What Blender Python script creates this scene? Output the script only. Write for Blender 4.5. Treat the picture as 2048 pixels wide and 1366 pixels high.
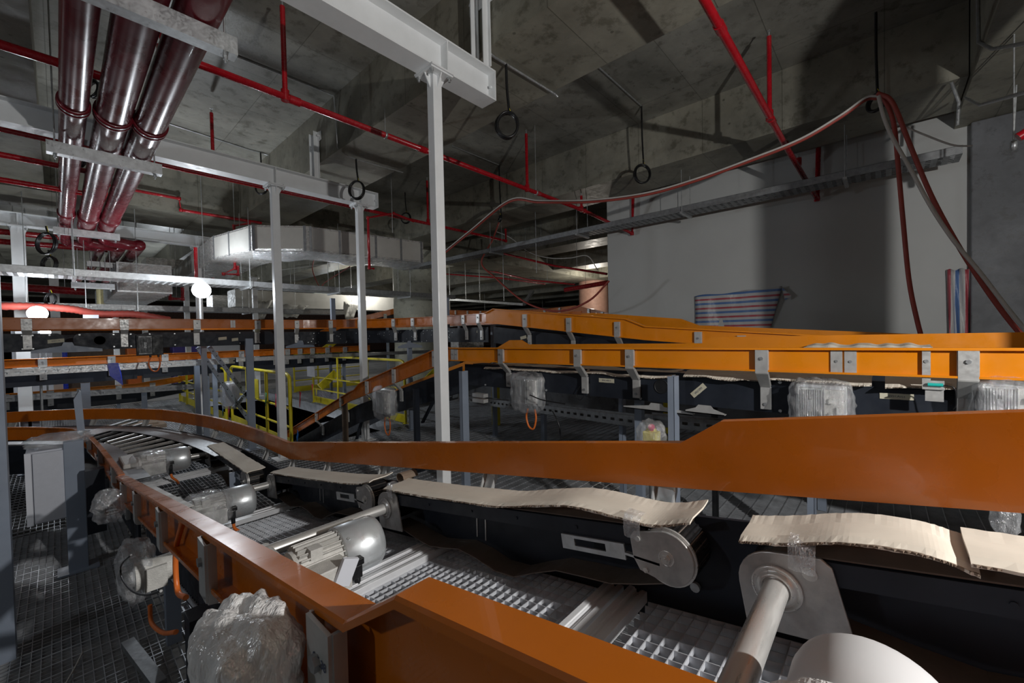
import bpy, bmesh, math, random
import numpy as np
from mathutils import Vector, Matrix
random.seed(7)
scene = bpy.context.scene
for o in list(bpy.data.objects): bpy.data.objects.remove(o, do_unlink=True)
COL = scene.collection

# ------------------------------------------------------------------ camera
CZ = 1.57; FPX = 823.0
_a = math.radians(42.2); _p = math.radians(1.2); _r = math.radians(1.2)
f0 = Vector((math.cos(_a), math.sin(_a), 0)); r0 = Vector((math.sin(_a), -math.cos(_a), 0)); ZZ = Vector((0, 0, 1))
FW = f0 * math.cos(_p) - ZZ * math.sin(_p); _u = ZZ * math.cos(_p) + f0 * math.sin(_p)
RT = r0 * math.cos(_r) - _u * math.sin(_r); UP = _u * math.cos(_r) + r0 * math.sin(_r)
CP = Vector((0, 0, CZ))
cam_d = bpy.data.cameras.new('camera'); cam = bpy.data.objects.new('camera', cam_d); COL.objects.link(cam)
cam_d.sensor_width = 36; cam_d.lens = FPX / 2048 * 36; cam_d.clip_start = 0.02; cam_d.clip_end = 200
M = Matrix(((RT.x, UP.x, -FW.x, 0), (RT.y, UP.y, -FW.y, 0), (RT.z, UP.z, -FW.z, 0), (0, 0, 0, 1)))
M.translation = CP; cam.matrix_world = M
scene.camera = cam

# ------------------------------------------------------------------ world, lights, exposure
vs = scene.view_settings
scene.display_settings.display_device = 'sRGB'
vs.view_transform = 'Standard'; vs.look = 'None'; vs.exposure = 0.0; vs.gamma = 1.0; vs.use_curve_mapping = False
w = bpy.data.worlds.new('world'); scene.world = w; w.use_nodes = True
w.node_tree.nodes['Background'].inputs[0].default_value = (0.62, 0.72, 0.9, 1)
w.node_tree.nodes['Background'].inputs[1].default_value = 0.034

def lamp(name, loc, power, color=(1, 1, 1), radius=0.05):
    d = bpy.data.lights.new(name, 'POINT'); d.energy = power; d.color = color; d.shadow_soft_size = radius
    o = bpy.data.objects.new(name, d); COL.objects.link(o); o.location = loc
    return o
COOL = (0.86, 0.93, 1.0)
lamp('key_or_fill_lamp', (.98, -1.87, 2.25), 330, (1.0, 0.98, 0.95), 0.03)        # hangs to the right of the view
lamp('key_or_fill_lamp', (-3.2, 1.9, 2.6), 55, COOL, 0.08)                        # unseen fill, added to lift the wall and near guard
lamp('lower_floor_fill', (3.1, 11.5, -1.0), 25, COOL, 0.1)  # unseen fill, added to brighten the level below the opening
lamp('key_or_fill_lamp', (7.5, 13.5, 3.3), 90, (1.0, 0.97, 0.9), 0.1)  # this and the other far lamps are unseen, added to brighten the back
lamp('key_or_fill_lamp', (14.5, 8.6, 3.2), 150, (1.0, 0.93, 0.82), 0.1)
lamp('key_or_fill_lamp', (-2.5, 15.0, 2.6), 60, COOL, 0.1)
lamp('key_or_fill_lamp', (2.5, 18.0, 3.0), 110, COOL, 0.1)
lamp('key_or_fill_lamp', (10.0, 22.0, 3.2), 150, COOL, 0.1)

# ------------------------------------------------------------------ pixel helper (a pixel of the photo met with a known plane of the place)
def P(px, py, X=None, Y=None, Z=None):
    d = FW + RT * ((px - 1024) / FPX) - UP * ((py - 683) / FPX)
    if X is not None: t = X / d.x
    elif Y is not None: t = Y / d.y
    else: t = (Z - CZ) / d.z
    return CP + d * t

# ------------------------------------------------------------------ materials
def newmat(name):
    m = bpy.data.materials.new(name); m.use_nodes = True
    nt = m.node_tree; b = nt.nodes['Principled BSDF']
    return m, nt, b
def coords(nt, scale=(1, 1, 1), kind='Object'):
    t = nt.nodes.new('ShaderNodeTexCoord'); mp = nt.nodes.new('ShaderNodeMapping'); mp.inputs['Scale'].default_value = scale
    nt.links.new(t.outputs[kind], mp.inputs[0]); return mp.outputs[0]
def noise(nt, v, scale, detail=4, rough=0.55):
    n = nt.nodes.new('ShaderNodeTexNoise'); n.inputs['Scale'].default_value = scale; n.inputs['Detail'].default_value = detail
    n.inputs['Roughness'].default_value = rough; nt.links.new(v, n.inputs['Vector']); return n.outputs['Fac']
def ramp(nt, fac, stops):
    r = nt.nodes.new('ShaderNodeValToRGB'); cr = r.color_ramp
    while len(cr.elements) < len(stops): cr.elements.new(0.5)
    for e, (p, c) in zip(cr.elements, stops): e.position = p; e.color = (*c, 1) if len(c) == 3 else c
    nt.links.new(fac, r.inputs[0]); return r.outputs[0]
def bump(nt, b, h, strength=0.3, dist=0.01):
    n = nt.nodes.new('ShaderNodeBump'); n.inputs['Strength'].default_value = strength; n.inputs['Distance'].default_value = dist
    nt.links.new(h, n.inputs['Height']); nt.links.new(n.outputs[0], b.inputs['Normal']); return n
def mixc(nt, fac, a, b, mode='MIX'):
    m = nt.nodes.new('ShaderNodeMix'); m.data_type = 'RGBA'; m.blend_type = mode
    if isinstance(fac, float): m.inputs[0].default_value = fac
    else: nt.links.new(fac, m.inputs[0])
    for s, v in ((6, a), (7, b)):
        if isinstance(v, tuple): m.inputs[s].default_value = (*v, 1)
        else: nt.links.new(v, m.inputs[s])
    return m.outputs[2]
def paint(name, c, rough=0.4, metal=0.0, var=0.12, scale=6, bumpy=0.0, spec=0.5, coat=0.0, rvar=0.12, stretch=(1, 1, 1)):
    m, nt, b = newmat(name); v = coords(nt, stretch)
    n = noise(nt, v, scale, 5, 0.6)
    dark = tuple(x * (1 - var) for x in c); light = tuple(min(1, x * (1 + var)) for x in c)
    nt.links.new(ramp(nt, n, [(0.3, dark), (0.7, light)]), b.inputs['Base Color'])
    n2 = noise(nt, v, scale * 3.1, 4)
    nt.links.new(ramp(nt, n2, [(0.3, (max(0.02, rough - rvar),) * 3), (0.7, (min(1, rough + rvar),) * 3)]), b.inputs['Roughness'])
    b.inputs['Metallic'].default_value = metal; b.inputs['Specular IOR Level'].default_value = spec
    b.inputs['Coat Weight'].default_value = coat
    if bumpy: bump(nt, b, noise(nt, v, scale * 8, 3), bumpy, 0.004)
    return m
def concrete(name, base, rough, lines=True, stain=0.35):
    m, nt, b = newmat(name); v = coords(nt)
    n = noise(nt, v, 0.9, 6, 0.65); n2 = noise(nt, v, 6.5, 8, 0.7); n3 = noise(nt, v, 45, 3)
    c1 = ramp(nt, n, [(0.32, tuple(x * (1 - stain) for x in base)), (0.5, base), (0.68, tuple(min(1, x * 1.45) for x in base))])
    c2 = ramp(nt, n2, [(0.36, (0.45, 0.44, 0.40)), (0.47, (0.95, 0.95, 0.95)), (0.75, (1.0, 0.98, 0.93))])
    col = mixc(nt, 0.75, c1, c2, 'MULTIPLY')
    # small bug holes and tie marks
    vo = nt.nodes.new('ShaderNodeTexVoronoi'); vo.inputs['Scale'].default_value = 3.2; nt.links.new(v, vo.inputs['Vector'])
    spot = ramp(nt, vo.outputs['Distance'], [(0.035, (0.35, 0.34, 0.32)), (0.06, (1, 1, 1))])
    col = mixc(nt, 0.8, col, spot, 'MULTIPLY')
    h = n3
    if lines:
        br = nt.nodes.new('ShaderNodeTexBrick'); br.inputs['Scale'].default_value = 1.0
        br.inputs['Mortar Size'].default_value = 0.004; br.inputs['Brick Width'].default_value = 1.83; br.inputs['Row Height'].default_value = 0.915
        br.offset = 0.0
        br.inputs['Color1'].default_value = (1, 1, 1, 1); br.inputs['Color2'].default_value = (0.86, 0.87, 0.86, 1); br.inputs['Mortar'].default_value = (0.42, 0.42, 0.4, 1)
        nt.links.new(v, br.inputs['Vector'])
        col = mixc(nt, 0.85, col, br.outputs['Color'], 'MULTIPLY')
    nt.links.new(col, b.inputs['Base Color'])
    nt.links.new(ramp(nt, n2, [(0.3, (rough - 0.14,) * 3), (0.7, (rough + 0.12,) * 3)]), b.inputs['Roughness'])
    bump(nt, b, h, 0.25, 0.004)
    return m
def film(name, tint=(0.9, 0.92, 0.95), opacity=0.35, wr=14, rough=0.12, gm=0.55):
    m, nt, b = newmat(name); nt.nodes.remove(b)
    out = nt.nodes['Material Output']; v = coords(nt, (1, 1, 0.45))
    tr = nt.nodes.new('ShaderNodeBsdfTransparent'); gl = nt.nodes.new('ShaderNodeBsdfGlossy'); df = nt.nodes.new('ShaderNodeBsdfDiffuse')
    gl.inputs['Roughness'].default_value = rough; gl.inputs['Color'].default_value = (*tint, 1); df.inputs['Color'].default_value = (*tint, 1)
    tr.inputs['Color'].default_value = (0.96, 0.97, 0.98, 1)
    n = noise(nt, v, wr, 6, 0.7); bp = nt.nodes.new('ShaderNodeBump'); bp.inputs['Strength'].default_value = 1.0; bp.inputs['Distance'].default_value = 0.03
    nt.links.new(n, bp.inputs['Height']); nt.links.new(bp.outputs[0], gl.inputs['Normal']); nt.links.new(bp.outputs[0], df.inputs['Normal'])
    m1 = nt.nodes.new('ShaderNodeMixShader'); m1.inputs[0].default_value = gm; nt.links.new(df.outputs[0], m1.inputs[1]); nt.links.new(gl.outputs[0], m1.inputs[2])
    m2 = nt.nodes.new('ShaderNodeMixShader')
    n2 = noise(nt, v, wr * 0.6, 5, 0.7)
    nt.links.new(ramp(nt, n2, [(0.35, (opacity * 0.5,) * 3), (0.65, (min(1, opacity * 1.5),) * 3)]), m2.inputs[0])
    nt.links.new(tr.outputs[0], m2.inputs[1]); nt.links.new(m1.outputs[0], m2.inputs[2]); nt.links.new(m2.outputs[0], out.inputs[0])
    return m
def foilmat(name, base=(0.75, 0.75, 0.76), rough=0.25, wr=9, metal=0.8, st=1.0):
    m, nt, b = newmat(name); v = coords(nt, (1, 1, 2.2))
    b.inputs['Base Color'].default_value = (*base, 1); b.inputs['Metallic'].default_value = metal
    n = noise(nt, v, wr, 7, 0.75)
    nt.links.new(ramp(nt, noise(nt, v, wr * 2, 4), [(0.3, (rough * 0.6,) * 3), (0.7, (rough * 1.7,) * 3)]), b.inputs['Roughness'])
    bump(nt, b, n, st, 0.03); return m
def emis(name, c, s):
    m, nt, b = newmat(name); b.inputs['Emission Color'].default_value = (*c, 1); b.inputs['Emission Strength'].default_value = s
    b.inputs['Base Color'].default_value = (0, 0, 0, 1); return m
def stripes(name, axis):
    m, nt, b = newmat(name)
    v = coords(nt, (1, 1, 1)); sp = nt.nodes.new('ShaderNodeSeparateXYZ'); nt.links.new(v, sp.inputs[0])
    mm = nt.nodes.new('ShaderNodeMath'); mm.operation = 'MULTIPLY'; mm.inputs[1].default_value = 1 / 0.145; nt.links.new(sp.outputs[axis], mm.inputs[0])
    fr = nt.nodes.new('ShaderNodeMath'); fr.operation = 'FRACT'; nt.links.new(mm.outputs[0], fr.inputs[0])
    wht = (0.5, 0.5, 0.5); red = (0.42, 0.07, 0.09); blu = (0.10, 0.19, 0.42)
    r = nt.nodes.new('ShaderNodeValToRGB'); cr = r.color_ramp; cr.interpolation = 'CONSTANT'
    st = [(0, red), (0.2, wht), (0.5, blu), (0.74, wht)]
    while len(cr.elements) < 4: cr.elements.new(0.5)
    for e, (p, c) in zip(cr.elements, st): e.position = p; e.color = (*c, 1)
    nt.links.new(fr.outputs[0], r.inputs[0]); nt.links.new(r.outputs[0], b.inputs['Base Color'])
    b.inputs['Roughness'].default_value = 0.4; bump(nt, b, noise(nt, v, 6, 5), 0.7, 0.02); return m

MT = dict(
    orange=paint('orange_paint', (0.52, 0.132, 0.005), 0.30, var=0.10, scale=3, coat=0.25, rvar=0.10),
    orange2=paint('bright_orange_paint', (0.72, 0.23, 0.005), 0.34, var=0.06, scale=3, coat=0.15),
    panel=paint('dark_steel_paint', (0.016, 0.020, 0.029), 0.5, var=0.25, scale=5, spec=0.3),
    black=paint('black_steel', (0.012, 0.013, 0.015), 0.5, var=0.3),
    galv=paint('galvanised_steel', (0.55, 0.57, 0.58), 0.42, metal=0.75, var=0.18, scale=22, rvar=0.15),
    galvd=paint('dull_galvanised_steel', (0.30, 0.31, 0.32), 0.5, metal=0.6, var=0.2, scale=18),
    grate=paint('grating_steel', (0.60, 0.62, 0.66), 0.42, metal=0.25, var=0.2, scale=12),
    grated=paint('floor_grating_steel', (0.40, 0.415, 0.44), 0.42, metal=0.45, var=0.25, scale=8),
    bracket=paint('zinc_bracket', (0.52, 0.52, 0.51), 0.42, metal=0.45, var=0.1, scale=15),
    white_steel=paint('white_steel_paint', (0.80, 0.82, 0.83), 0.42, var=0.06, scale=4, bumpy=0.1),
    grey_post=paint('blue_grey_paint', (0.24, 0.28, 0.35), 0.42, var=0.08, scale=5),
    cabinet=paint('cabinet_paint', (0.55, 0.57, 0.63), 0.5, var=0.03, scale=30, bumpy=0.15),
    red=paint('red_pipe_paint', (0.42, 0.008, 0.016), 0.25, var=0.15, scale=8, coat=0.5),
    maroon=paint('maroon_pipe_paint', (0.14, 0.008, 0.016), 0.28, var=0.12, scale=2, coat=0.18, rvar=0.06),
    wall=paint('white_wall_paint', (0.53, 0.54, 0.53), 0.75, var=0.04, scale=1.3, bumpy=0.1),
    yellow=paint('yellow_paint', (0.62, 0.52, 0.02), 0.4, var=0.12, scale=6),
    card=paint('cardboard', (0.74, 0.68, 0.58), 0.8, var=0.08, scale=8, bumpy=0.12, stretch=(1, 0.4, 1)),
    cardb=paint('brown_cardboard', (0.20, 0.15, 0.11), 0.85, var=0.2, scale=10, bumpy=0.4),
    belt=paint('brown_belt_rubber', (0.15, 0.12, 0.10), 0.6, var=0.15, scale=8),
    rubber=paint('black_rubber', (0.010, 0.010, 0.011), 0.35, var=0.3, scale=30),
    steel=paint('brushed_stainless', (0.62, 0.61, 0.59), 0.34, metal=0.6, var=0.05, scale=30, stretch=(0.1, 1, 1)),
    plate=paint('worn_bearing_plate', (0.42, 0.41, 0.40), 0.42, metal=0.5, var=0.22, scale=16),
    alu=paint('aluminium_profile', (0.76, 0.77, 0.79), 0.38, metal=0.25, var=0.02, scale=5),
    fan=paint('zinc_fan_cover', (0.64, 0.67, 0.69), 0.36, metal=0.55, var=0.10, scale=7),
    motor=paint('motor_casting', (0.58, 0.57, 0.54), 0.55, metal=0.1, var=0.12, scale=40, bumpy=0.5),
    whitep=paint('white_plastic', (0.72, 0.74, 0.80), 0.45, var=0.03, scale=5),
    drum=paint('white_drum_paint', (0.62, 0.63, 0.64), 0.5, var=0.04, scale=5),
    orangec=paint('orange_cable', (0.72, 0.17, 0.03), 0.45, var=0.08),
    redhose=paint('dusty_red_hose', (0.34, 0.055, 0.04), 0.55, var=0.15, scale=5),
    whitehose=paint('white_cable', (0.52, 0.50, 0.47), 0.55, var=0.1, scale=5),
    fins=paint('grey_heat_sink', (0.16, 0.165, 0.17), 0.45, metal=0.4, var=0.15, scale=12),
    ductc=paint('dull_duct_board', (0.60, 0.59, 0.55), 0.55, var=0.08, scale=4),
    duct=foilmat('foil_wrap', (0.74, 0.73, 0.71), 0.24, 7, 0.55),
    bag=film('clear_plastic_film', (0.9, 0.91, 0.93), 0.34, 13),
    bagw=film('milky_plastic_film', (0.92, 0.91, 0.90), 0.95, 7, 0.25, 0.2),
    tape=paint('masking_tape', (0.55, 0.52, 0.40), 0.7, var=0.06, scale=20),
    ink=paint('blue_ink', (0.03, 0.04, 0.09), 0.6, var=0.1),
    flagr=paint('red_cloth', (0.50, 0.02, 0.04), 0.7), flagb=paint('blue_cloth', (0.03, 0.20, 0.60), 0.7),
    flagg=paint('green_cloth', (0.05, 0.42, 0.25), 0.7), flagp=paint('pink_cloth', (0.75, 0.06, 0.16), 0.7),
    bluebag=paint('blue_plastic', (0.02, 0.05, 0.55), 0.3), purple=paint('purple_plastic', (0.08, 0.06, 0.30), 0.5),
    wool=paint('glass_wool', (0.60, 0.52, 0.28), 0.95, var=0.2, scale=20, bumpy=1.0),
    pink=paint('pink_lit_column', (0.42, 0.24, 0.18), 0.6, var=0.15),  # pinkish light on the far column, put into its base colour
    brick=paint('brown_blockwork', (0.22, 0.13, 0.10), 0.8, var=0.3, scale=9),
    teal=paint('teal_plastic', (0.02, 0.42, 0.38), 0.3),
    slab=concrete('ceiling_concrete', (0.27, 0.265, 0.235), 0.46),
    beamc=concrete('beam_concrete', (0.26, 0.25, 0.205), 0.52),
    colc=concrete('column_concrete', (0.52, 0.52, 0.43), 0.6, lines=False, stain=0.25),
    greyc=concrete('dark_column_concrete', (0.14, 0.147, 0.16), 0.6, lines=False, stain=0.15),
    lower=concrete('lower_floor_concrete', (0.20, 0.19, 0.18), 0.8, lines=False),
    tarph=stripes('striped_tarpaulin', 2), tarpv=stripes('striped_tarpaulin_upright', 1),
    lampg=emis('lamp_glare_ball', (0.93, 0.96, 1.0), 40),
)
# ------------------------------------------------------------------ mesh builder
class MB:
    def __init__(s): s.v = []; s.f = []; s.sm = []
    def add(s, vs_, fs, smooth=False):
        n = len(s.v); s.v += [tuple(x) for x in vs_]; s.f += [tuple(i + n for i in f) for f in fs]; s.sm += [smooth] * len(fs); return s
    def hexa(s, c): return s.add(c, [(3, 2, 1, 0), (4, 5, 6, 7), (0, 1, 5, 4), (1, 2, 6, 5), (2, 3, 7, 6), (3, 0, 4, 7)])
    def box(s, x0, x1, y0, y1, z0, z1):
        x0, x1 = sorted((x0, x1)); y0, y1 = sorted((y0, y1)); z0, z1 = sorted((z0, z1))
        return s.hexa([(x0, y0, z0), (x1, y0, z0), (x1, y1, z0), (x0, y1, z0), (x0, y0, z1), (x1, y0, z1), (x1, y1, z1), (x0, y1, z1)])
    def bar(s, p, q, w, h, up=(0, 0, 1), wo=0, ho=0):
        p = Vector(p); q = Vector(q); d = (q - p).normalized(); u = Vector(up)
        sd = d.cross(u)
        if sd.length < 1e-5: sd = d.cross(Vector((1, 0, 0)))
        sd.normalize(); u = sd.cross(d).normalized()
        c = []
        for e in (p, q):
            for a, b in ((-1, -1), (1, -1), (1, 1), (-1, 1)): c.append(e + sd * (a * w / 2 + wo) + u * (b * h / 2 + ho))
        return s.hexa([c[0], c[1], c[2], c[3], c[4], c[5], c[6], c[7]])
    def cyl(s, p, q, r, n=16, r2=None, cap=True, smooth=True):
        p = Vector(p); q = Vector(q); d = (q - p).normalized()
        a = d.orthogonal().normalized(); b = d.cross(a); r2 = r if r2 is None else r2
        vv = []
        for e, rr in ((p, r), (q, r2)):
            for i in range(n):
                t = 2 * math.pi * i / n; vv.append(e + a * (rr * math.cos(t)) + b * (rr * math.sin(t)))
        s.add(vv, [(i, (i + 1) % n, n + (i + 1) % n, n + i) for i in range(n)], smooth)
        if cap: s.add(vv, [tuple(range(n - 1, -1, -1)), tuple(range(n, 2 * n))])
        return s
    def tube(s, pts, r, n=10, cap=True, rs=None):
        pts = [Vector(p) for p in pts]; m = len(pts); rings = []
        d0 = (pts[1] - pts[0]).normalized(); a = d0.orthogonal().normalized()
        for k, p in enumerate(pts):
            d = (pts[min(k + 1, m - 1)] - pts[max(k - 1, 0)])
            d = d.normalized() if d.length > 1e-9 else d0
            a = (a - d * a.dot(d))
            a = a.normalized() if a.length > 1e-6 else d.orthogonal().normalized()
            b = d.cross(a); rr = rs[k] if rs else r
            rings += [p + a * (rr * math.cos(2 * math.pi * i / n)) + b * (rr * math.sin(2 * math.pi * i / n)) for i in range(n)]
        fs = [(k * n + i, k * n + (i + 1) % n, (k + 1) * n + (i + 1) % n, (k + 1) * n + i) for k in range(m - 1) for i in range(n)]
        s.add(rings, fs, True)
        if cap: s.add(rings, [tuple(range(n - 1, -1, -1)), tuple(range((m - 1) * n, m * n))])
        return s
    def lathe(s, p, axis, prof, n=28, smooth=True):
        p = Vector(p); d = Vector(axis).normalized(); a = d.orthogonal().normalized(); b = d.cross(a); vv = []
        for (t, r) in prof: vv += [p + d * t + a * (r * math.cos(2 * math.pi * i / n)) + b * (r * math.sin(2 * math.pi * i / n)) for i in range(n)]
        m = len(prof)
        s.add(vv, [(k * n + i, k * n + (i + 1) % n, (k + 1) * n + (i + 1) % n, (k + 1) * n + i) for k in range(m - 1) for i in range(n)], smooth)
        s.add(vv, [tuple(range(n - 1, -1, -1)), tuple(range((m - 1) * n, m * n))]); return s
    def prism(s, poly, vec):
        poly = [Vector(p) for p in poly]; n = len(poly); vec = Vector(vec)
        vv = poly + [p + vec for p in poly]
        return s.add(vv, [tuple(range(n - 1, -1, -1)), tuple(range(n, 2 * n))] + [(i, (i + 1) % n, n + (i + 1) % n, n + i) for i in range(n)])
    def build(s, name, mat, parent=None, bevel=0, loc=None):
        me = bpy.data.meshes.new(name); me.from_pydata(s.v, [], s.f); me.validate()
        bm = bmesh.new(); bm.from_mesh(me); bmesh.ops.recalc_face_normals(bm, faces=bm.faces); bm.to_mesh(me); bm.free()
        if len(s.sm) == len(me.polygons): me.polygons.foreach_set('use_smooth', s.sm)
        me.materials.append(MT[mat] if isinstance(mat, str) else mat)
        o = bpy.data.objects.new(name, me); COL.objects.link(o)
        if loc is not None:
            me.transform(Matrix.Translation(-Vector(loc))); o.location = loc
        if parent is not None:
            o.parent = parent
            # parts are authored in world space: keep them there
            o.matrix_parent_inverse = parent_world(parent).inverted()
        if bevel:
            b = o.modifiers.new('bevel', 'BEVEL'); b.width = bevel; b.segments = 2; b.limit_method = 'ANGLE'; b.angle_limit = math.radians(40)
        return o
def parent_world(o):
    m = Matrix.LocRotScale(o.location, o.rotation_euler, o.scale)
    if o.parent is not None: m = parent_world(o.parent) @ o.matrix_parent_inverse @ m
    return m
def tag(o, label, cat, group=None, kind=None):
    if label: o['label'] = label
    if cat: o['category'] = cat
    if group: o['group'] = group
    if kind: o['kind'] = kind
    return o
def thing(name, label, cat, loc=(0, 0, 0), group=None):
    o = bpy.data.objects.new(name, None); COL.objects.link(o); o.location = loc; o.empty_display_size = 0.1
    return tag(o, label, cat, group)
def struct(name, mb, mat, parent=None, label=None):
    o = mb.build(name, mat, parent); o['kind'] = 'structure'
    if label: o['label'] = label
    return o
def cat_rom(pts, k=8):
    pts = [Vector(p) for p in pts]; out = []
    e = [pts[0] * 2 - pts[1]] + pts + [pts[-1] * 2 - pts[-2]]
    for i in range(1, len(e) - 2):
        for j in range(k):
            t = j / k; a, b, c, d = e[i - 1], e[i], e[i + 1], e[i + 2]
            out.append(0.5 * ((2 * b) + (c - a) * t + (2 * a - 5 * b + 4 * c - d) * t * t + (3 * b - a - 3 * c + d) * t ** 3))
    out.append(pts[-1]); return out
def blob(name, mat, parent, c, size, seed=0, n=3, amp=0.25, sq=3.0, droop=0.0, pleats=0.0):
    """a crumpled bag: a boxy ball pushed about by folds"""
    bm = bmesh.new(); bmesh.ops.create_icosphere(bm, subdivisions=n, radius=1)
    rnd = random.Random(seed); dirs = [(Vector((rnd.uniform(-1, 1), rnd.uniform(-1, 1), rnd.uniform(-1, 1))).normalized(), rnd.uniform(4, 11), rnd.uniform(0, 6)) for _ in range(9)]
    for v in bm.verts:
        q = v.co.normalized()
        k = (abs(q.x) ** sq + abs(q.y) ** sq + abs(q.z) ** sq) ** (-1 / sq)
        r = k * (1 + amp * sum(abs(math.sin(d.dot(q) * f + p)) - 0.6 for d, f, p in dirs) / 4)
        if pleats:
            u_ = Vector((.3, -.35, .89)).normalized(); e_ = u_.orthogonal().normalized(); g_ = u_.cross(e_); th = math.atan2(q.dot(g_), q.dot(e_)); r *= 1 + pleats * (abs(math.sin(th * 9 + 2 * math.sin(3 * q.z))) - .6) * (1 - .5 * abs(q.dot(u_))) + pleats * .8 * max(0, q.dot(u_) - .75) * 4
        co = q * r
        if droop and co.z < 0: co.x *= 1 + co.z * droop; co.y *= 1 + co.z * droop
        v.co = Vector((co.x * size[0], co.y * size[1], co.z * size[2]))
    me = bpy.data.meshes.new(name); bm.to_mesh(me); bm.free()
    for p in me.polygons: p.use_smooth = True
    me.materials.append(MT[mat]); o = bpy.data.objects.new(name, me); COL.objects.link(o); o.location = c
    if parent is not None: o.parent = parent; o.matrix_parent_inverse = parent_world(parent).inverted()
    return o
def text(s, name, mat, parent, loc, xdir, ydir, size):
    cu = bpy.data.curves.new(name, 'FONT'); cu.body = s; cu.size = size; cu.extrude = 0.0002; cu.align_x = 'CENTER'; cu.align_y = 'CENTER'
    t = bpy.data.objects.new(name, cu); COL.objects.link(t)
    dg = bpy.context.evaluated_depsgraph_get(); me = bpy.data.meshes.new_from_object(t.evaluated_get(dg)); bpy.data.objects.remove(t, do_unlink=True)
    me.materials.clear(); me.materials.append(MT[mat]); o = bpy.data.objects.new(name, me); COL.objects.link(o)
    x = Vector(xdir).normalized(); z = x.cross(Vector(ydir)).normalized(); y = z.cross(x)
    o.matrix_world = Matrix(((x.x, y.x, z.x, loc[0]), (x.y, y.y, z.y, loc[1]), (x.z, y.z, z.z, loc[2]), (0, 0, 0, 1)))
    if parent is not None: o.parent = parent; o.matrix_parent_inverse = parent_world(parent).inverted()
    return o

# ================================================================== SETTING
SLABZ = CZ + 3.1; BZ = CZ + 2.38; XBZ = CZ + 2.30
HX0, HX1, HY0, HY1 = 2.25, 3.98, 6.15, 13.2          # opening in the floor under the descending conveyor
fl = MB()
x = -3.4
while x < 8.2:                                         # bearing bars of the floor grating
    ys = [(-2.4, 14.0)]
    if HX0 < x < HX1: ys = [(-2.4, HY0), (HY1, 14.0)]
    for a, b in ys: fl.box(x - .0016, x + .0016, a, b, -.030, 0)
    x += .034
y = -2.4
while y < 14.0:                                        # cross bars
    xs = [(-3.4, 8.2)]
    if HY0 < y < HY1: xs = [(-3.4, HX0), (HX1, 8.2)]
    for a, b in xs: fl.box(a, b, y - .003, y + .003, -.010, .0008)
    y += .102
y = -1.0
while y < 5.2:                                         # tighter mesh on the left walkway
    fl.box(-3.4, .34, y - .0012, y + .0012, -.020, .0003); y += .034
for (a, b, c, d) in ((HX0 - .01, HX0, HY0, HY1), (HX1, HX1 + .01, HY0, HY1), (HX0, HX1, HY0 - .01, HY0), (HX0, HX1, HY1, HY1 + .01)): fl.box(a, b, c, d, -.2, .005)
for y in (-1.4, .1, 1.6, 3.1, 4.6, 6.1, 13.3): fl.box(-3.4, 8.2, y - .05, y + .05, -.2, -.035)
for x in (-2.4, -.9, .6, 2.1, 4.1, 5.6, 7.1): fl.box(x - .03, x + .03, -2.4, 6.1, -.16, -.036)
struct('floor', fl, 'grated')
fm = MB(); fm.box(-30, 40, 14.05, 45, -.2, 0); fm.box(8.25, 40, -8, 14.05, -.2, 0); fm.box(-30, -3.45, -8, 14.05, -.2, 0)
struct('floor', fm, 'lower')
fm = MB(); fm.box(-30, 40, -8, 45, -3.2, -3.0); struct('floor', fm, 'lower')
# ceiling: slab, long beams along Y, cross beams along X
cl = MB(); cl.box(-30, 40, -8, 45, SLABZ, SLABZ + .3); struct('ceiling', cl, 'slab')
CE = bpy.data.objects['ceiling']
for x0 in (-11.3, -7.85, -4.4, -.95, 2.48, 5.95, 9.4, 12.85, 16.3, 19.75, 23.2, 26.6):
    for (a, b) in ((-6, -2.06), (-.6, 9.44), (10.82, 20.4), (21.8, 31.4), (32.8, 42)):
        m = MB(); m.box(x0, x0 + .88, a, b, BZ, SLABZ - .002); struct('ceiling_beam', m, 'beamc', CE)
for y0, y1 in ((-2.05, -.61), (9.45, 10.81), (20.41, 21.79), (31.41, 32.79)):
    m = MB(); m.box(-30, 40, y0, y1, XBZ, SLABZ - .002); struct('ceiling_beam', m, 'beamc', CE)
# outer walls of the hall
m = MB(); m.box(-30, 40, 42, 42.3, -3, SLABZ); struct('wall_back', m, 'brick')
m = MB(); m.box(38, 38.3, -8, 42, -3, SLABZ); struct('wall_right', m, 'brick')
m = MB(); m.box(-30.3, -30, -8, 42, -3, SLABZ); struct('wall_left', m, 'greyc')
m = MB(); m.box(-30, 40, -8.3, -8, -3, SLABZ); struct('wall_front', m, 'greyc')
# white partition wall (its far end shows at the middle of the photo)
m = MB(); m.box(7.2, 7.4, -2.4, 3.98, -3.0, SLABZ - .003); struct('wall_partition', m, 'wall')
tag(bpy.data.objects['wall_partition'], 'white painted partition wall at right', None)
# dark square concrete column at right
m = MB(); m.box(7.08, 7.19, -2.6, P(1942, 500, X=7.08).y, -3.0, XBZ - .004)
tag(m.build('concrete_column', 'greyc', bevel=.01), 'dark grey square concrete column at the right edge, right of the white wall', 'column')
m = MB(); m.cyl((6.9, 9.85, -3.0), (6.9, 9.85, XBZ - .003), .66, 48)
tag(m.build('concrete_column', 'colc'), 'round grey concrete column standing behind the middle of the hall', 'column')
m = MB(); m.cyl((16.9, 10.1, -3.0), (16.9, 10.1, XBZ - .003), .68, 40)
tag(m.build('concrete_column', 'pink'), 'pinkish round column half hidden by the edge of the white wall', 'column')
m = MB(); m.box(2.28, 2.66, -1.384, -1.18, -3.0, XBZ - .004); struct('shade_blocker', m, 'greyc')  # unseen block, added to throw a dark band on the partition wall
# dark block wall under the rear of the hall seen between conveyor legs
m = MB(); m.box(7.0, 7.18, -2.0, 9.0, -2.9, .85); struct('wall_dado', m, 'greyc')

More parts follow.
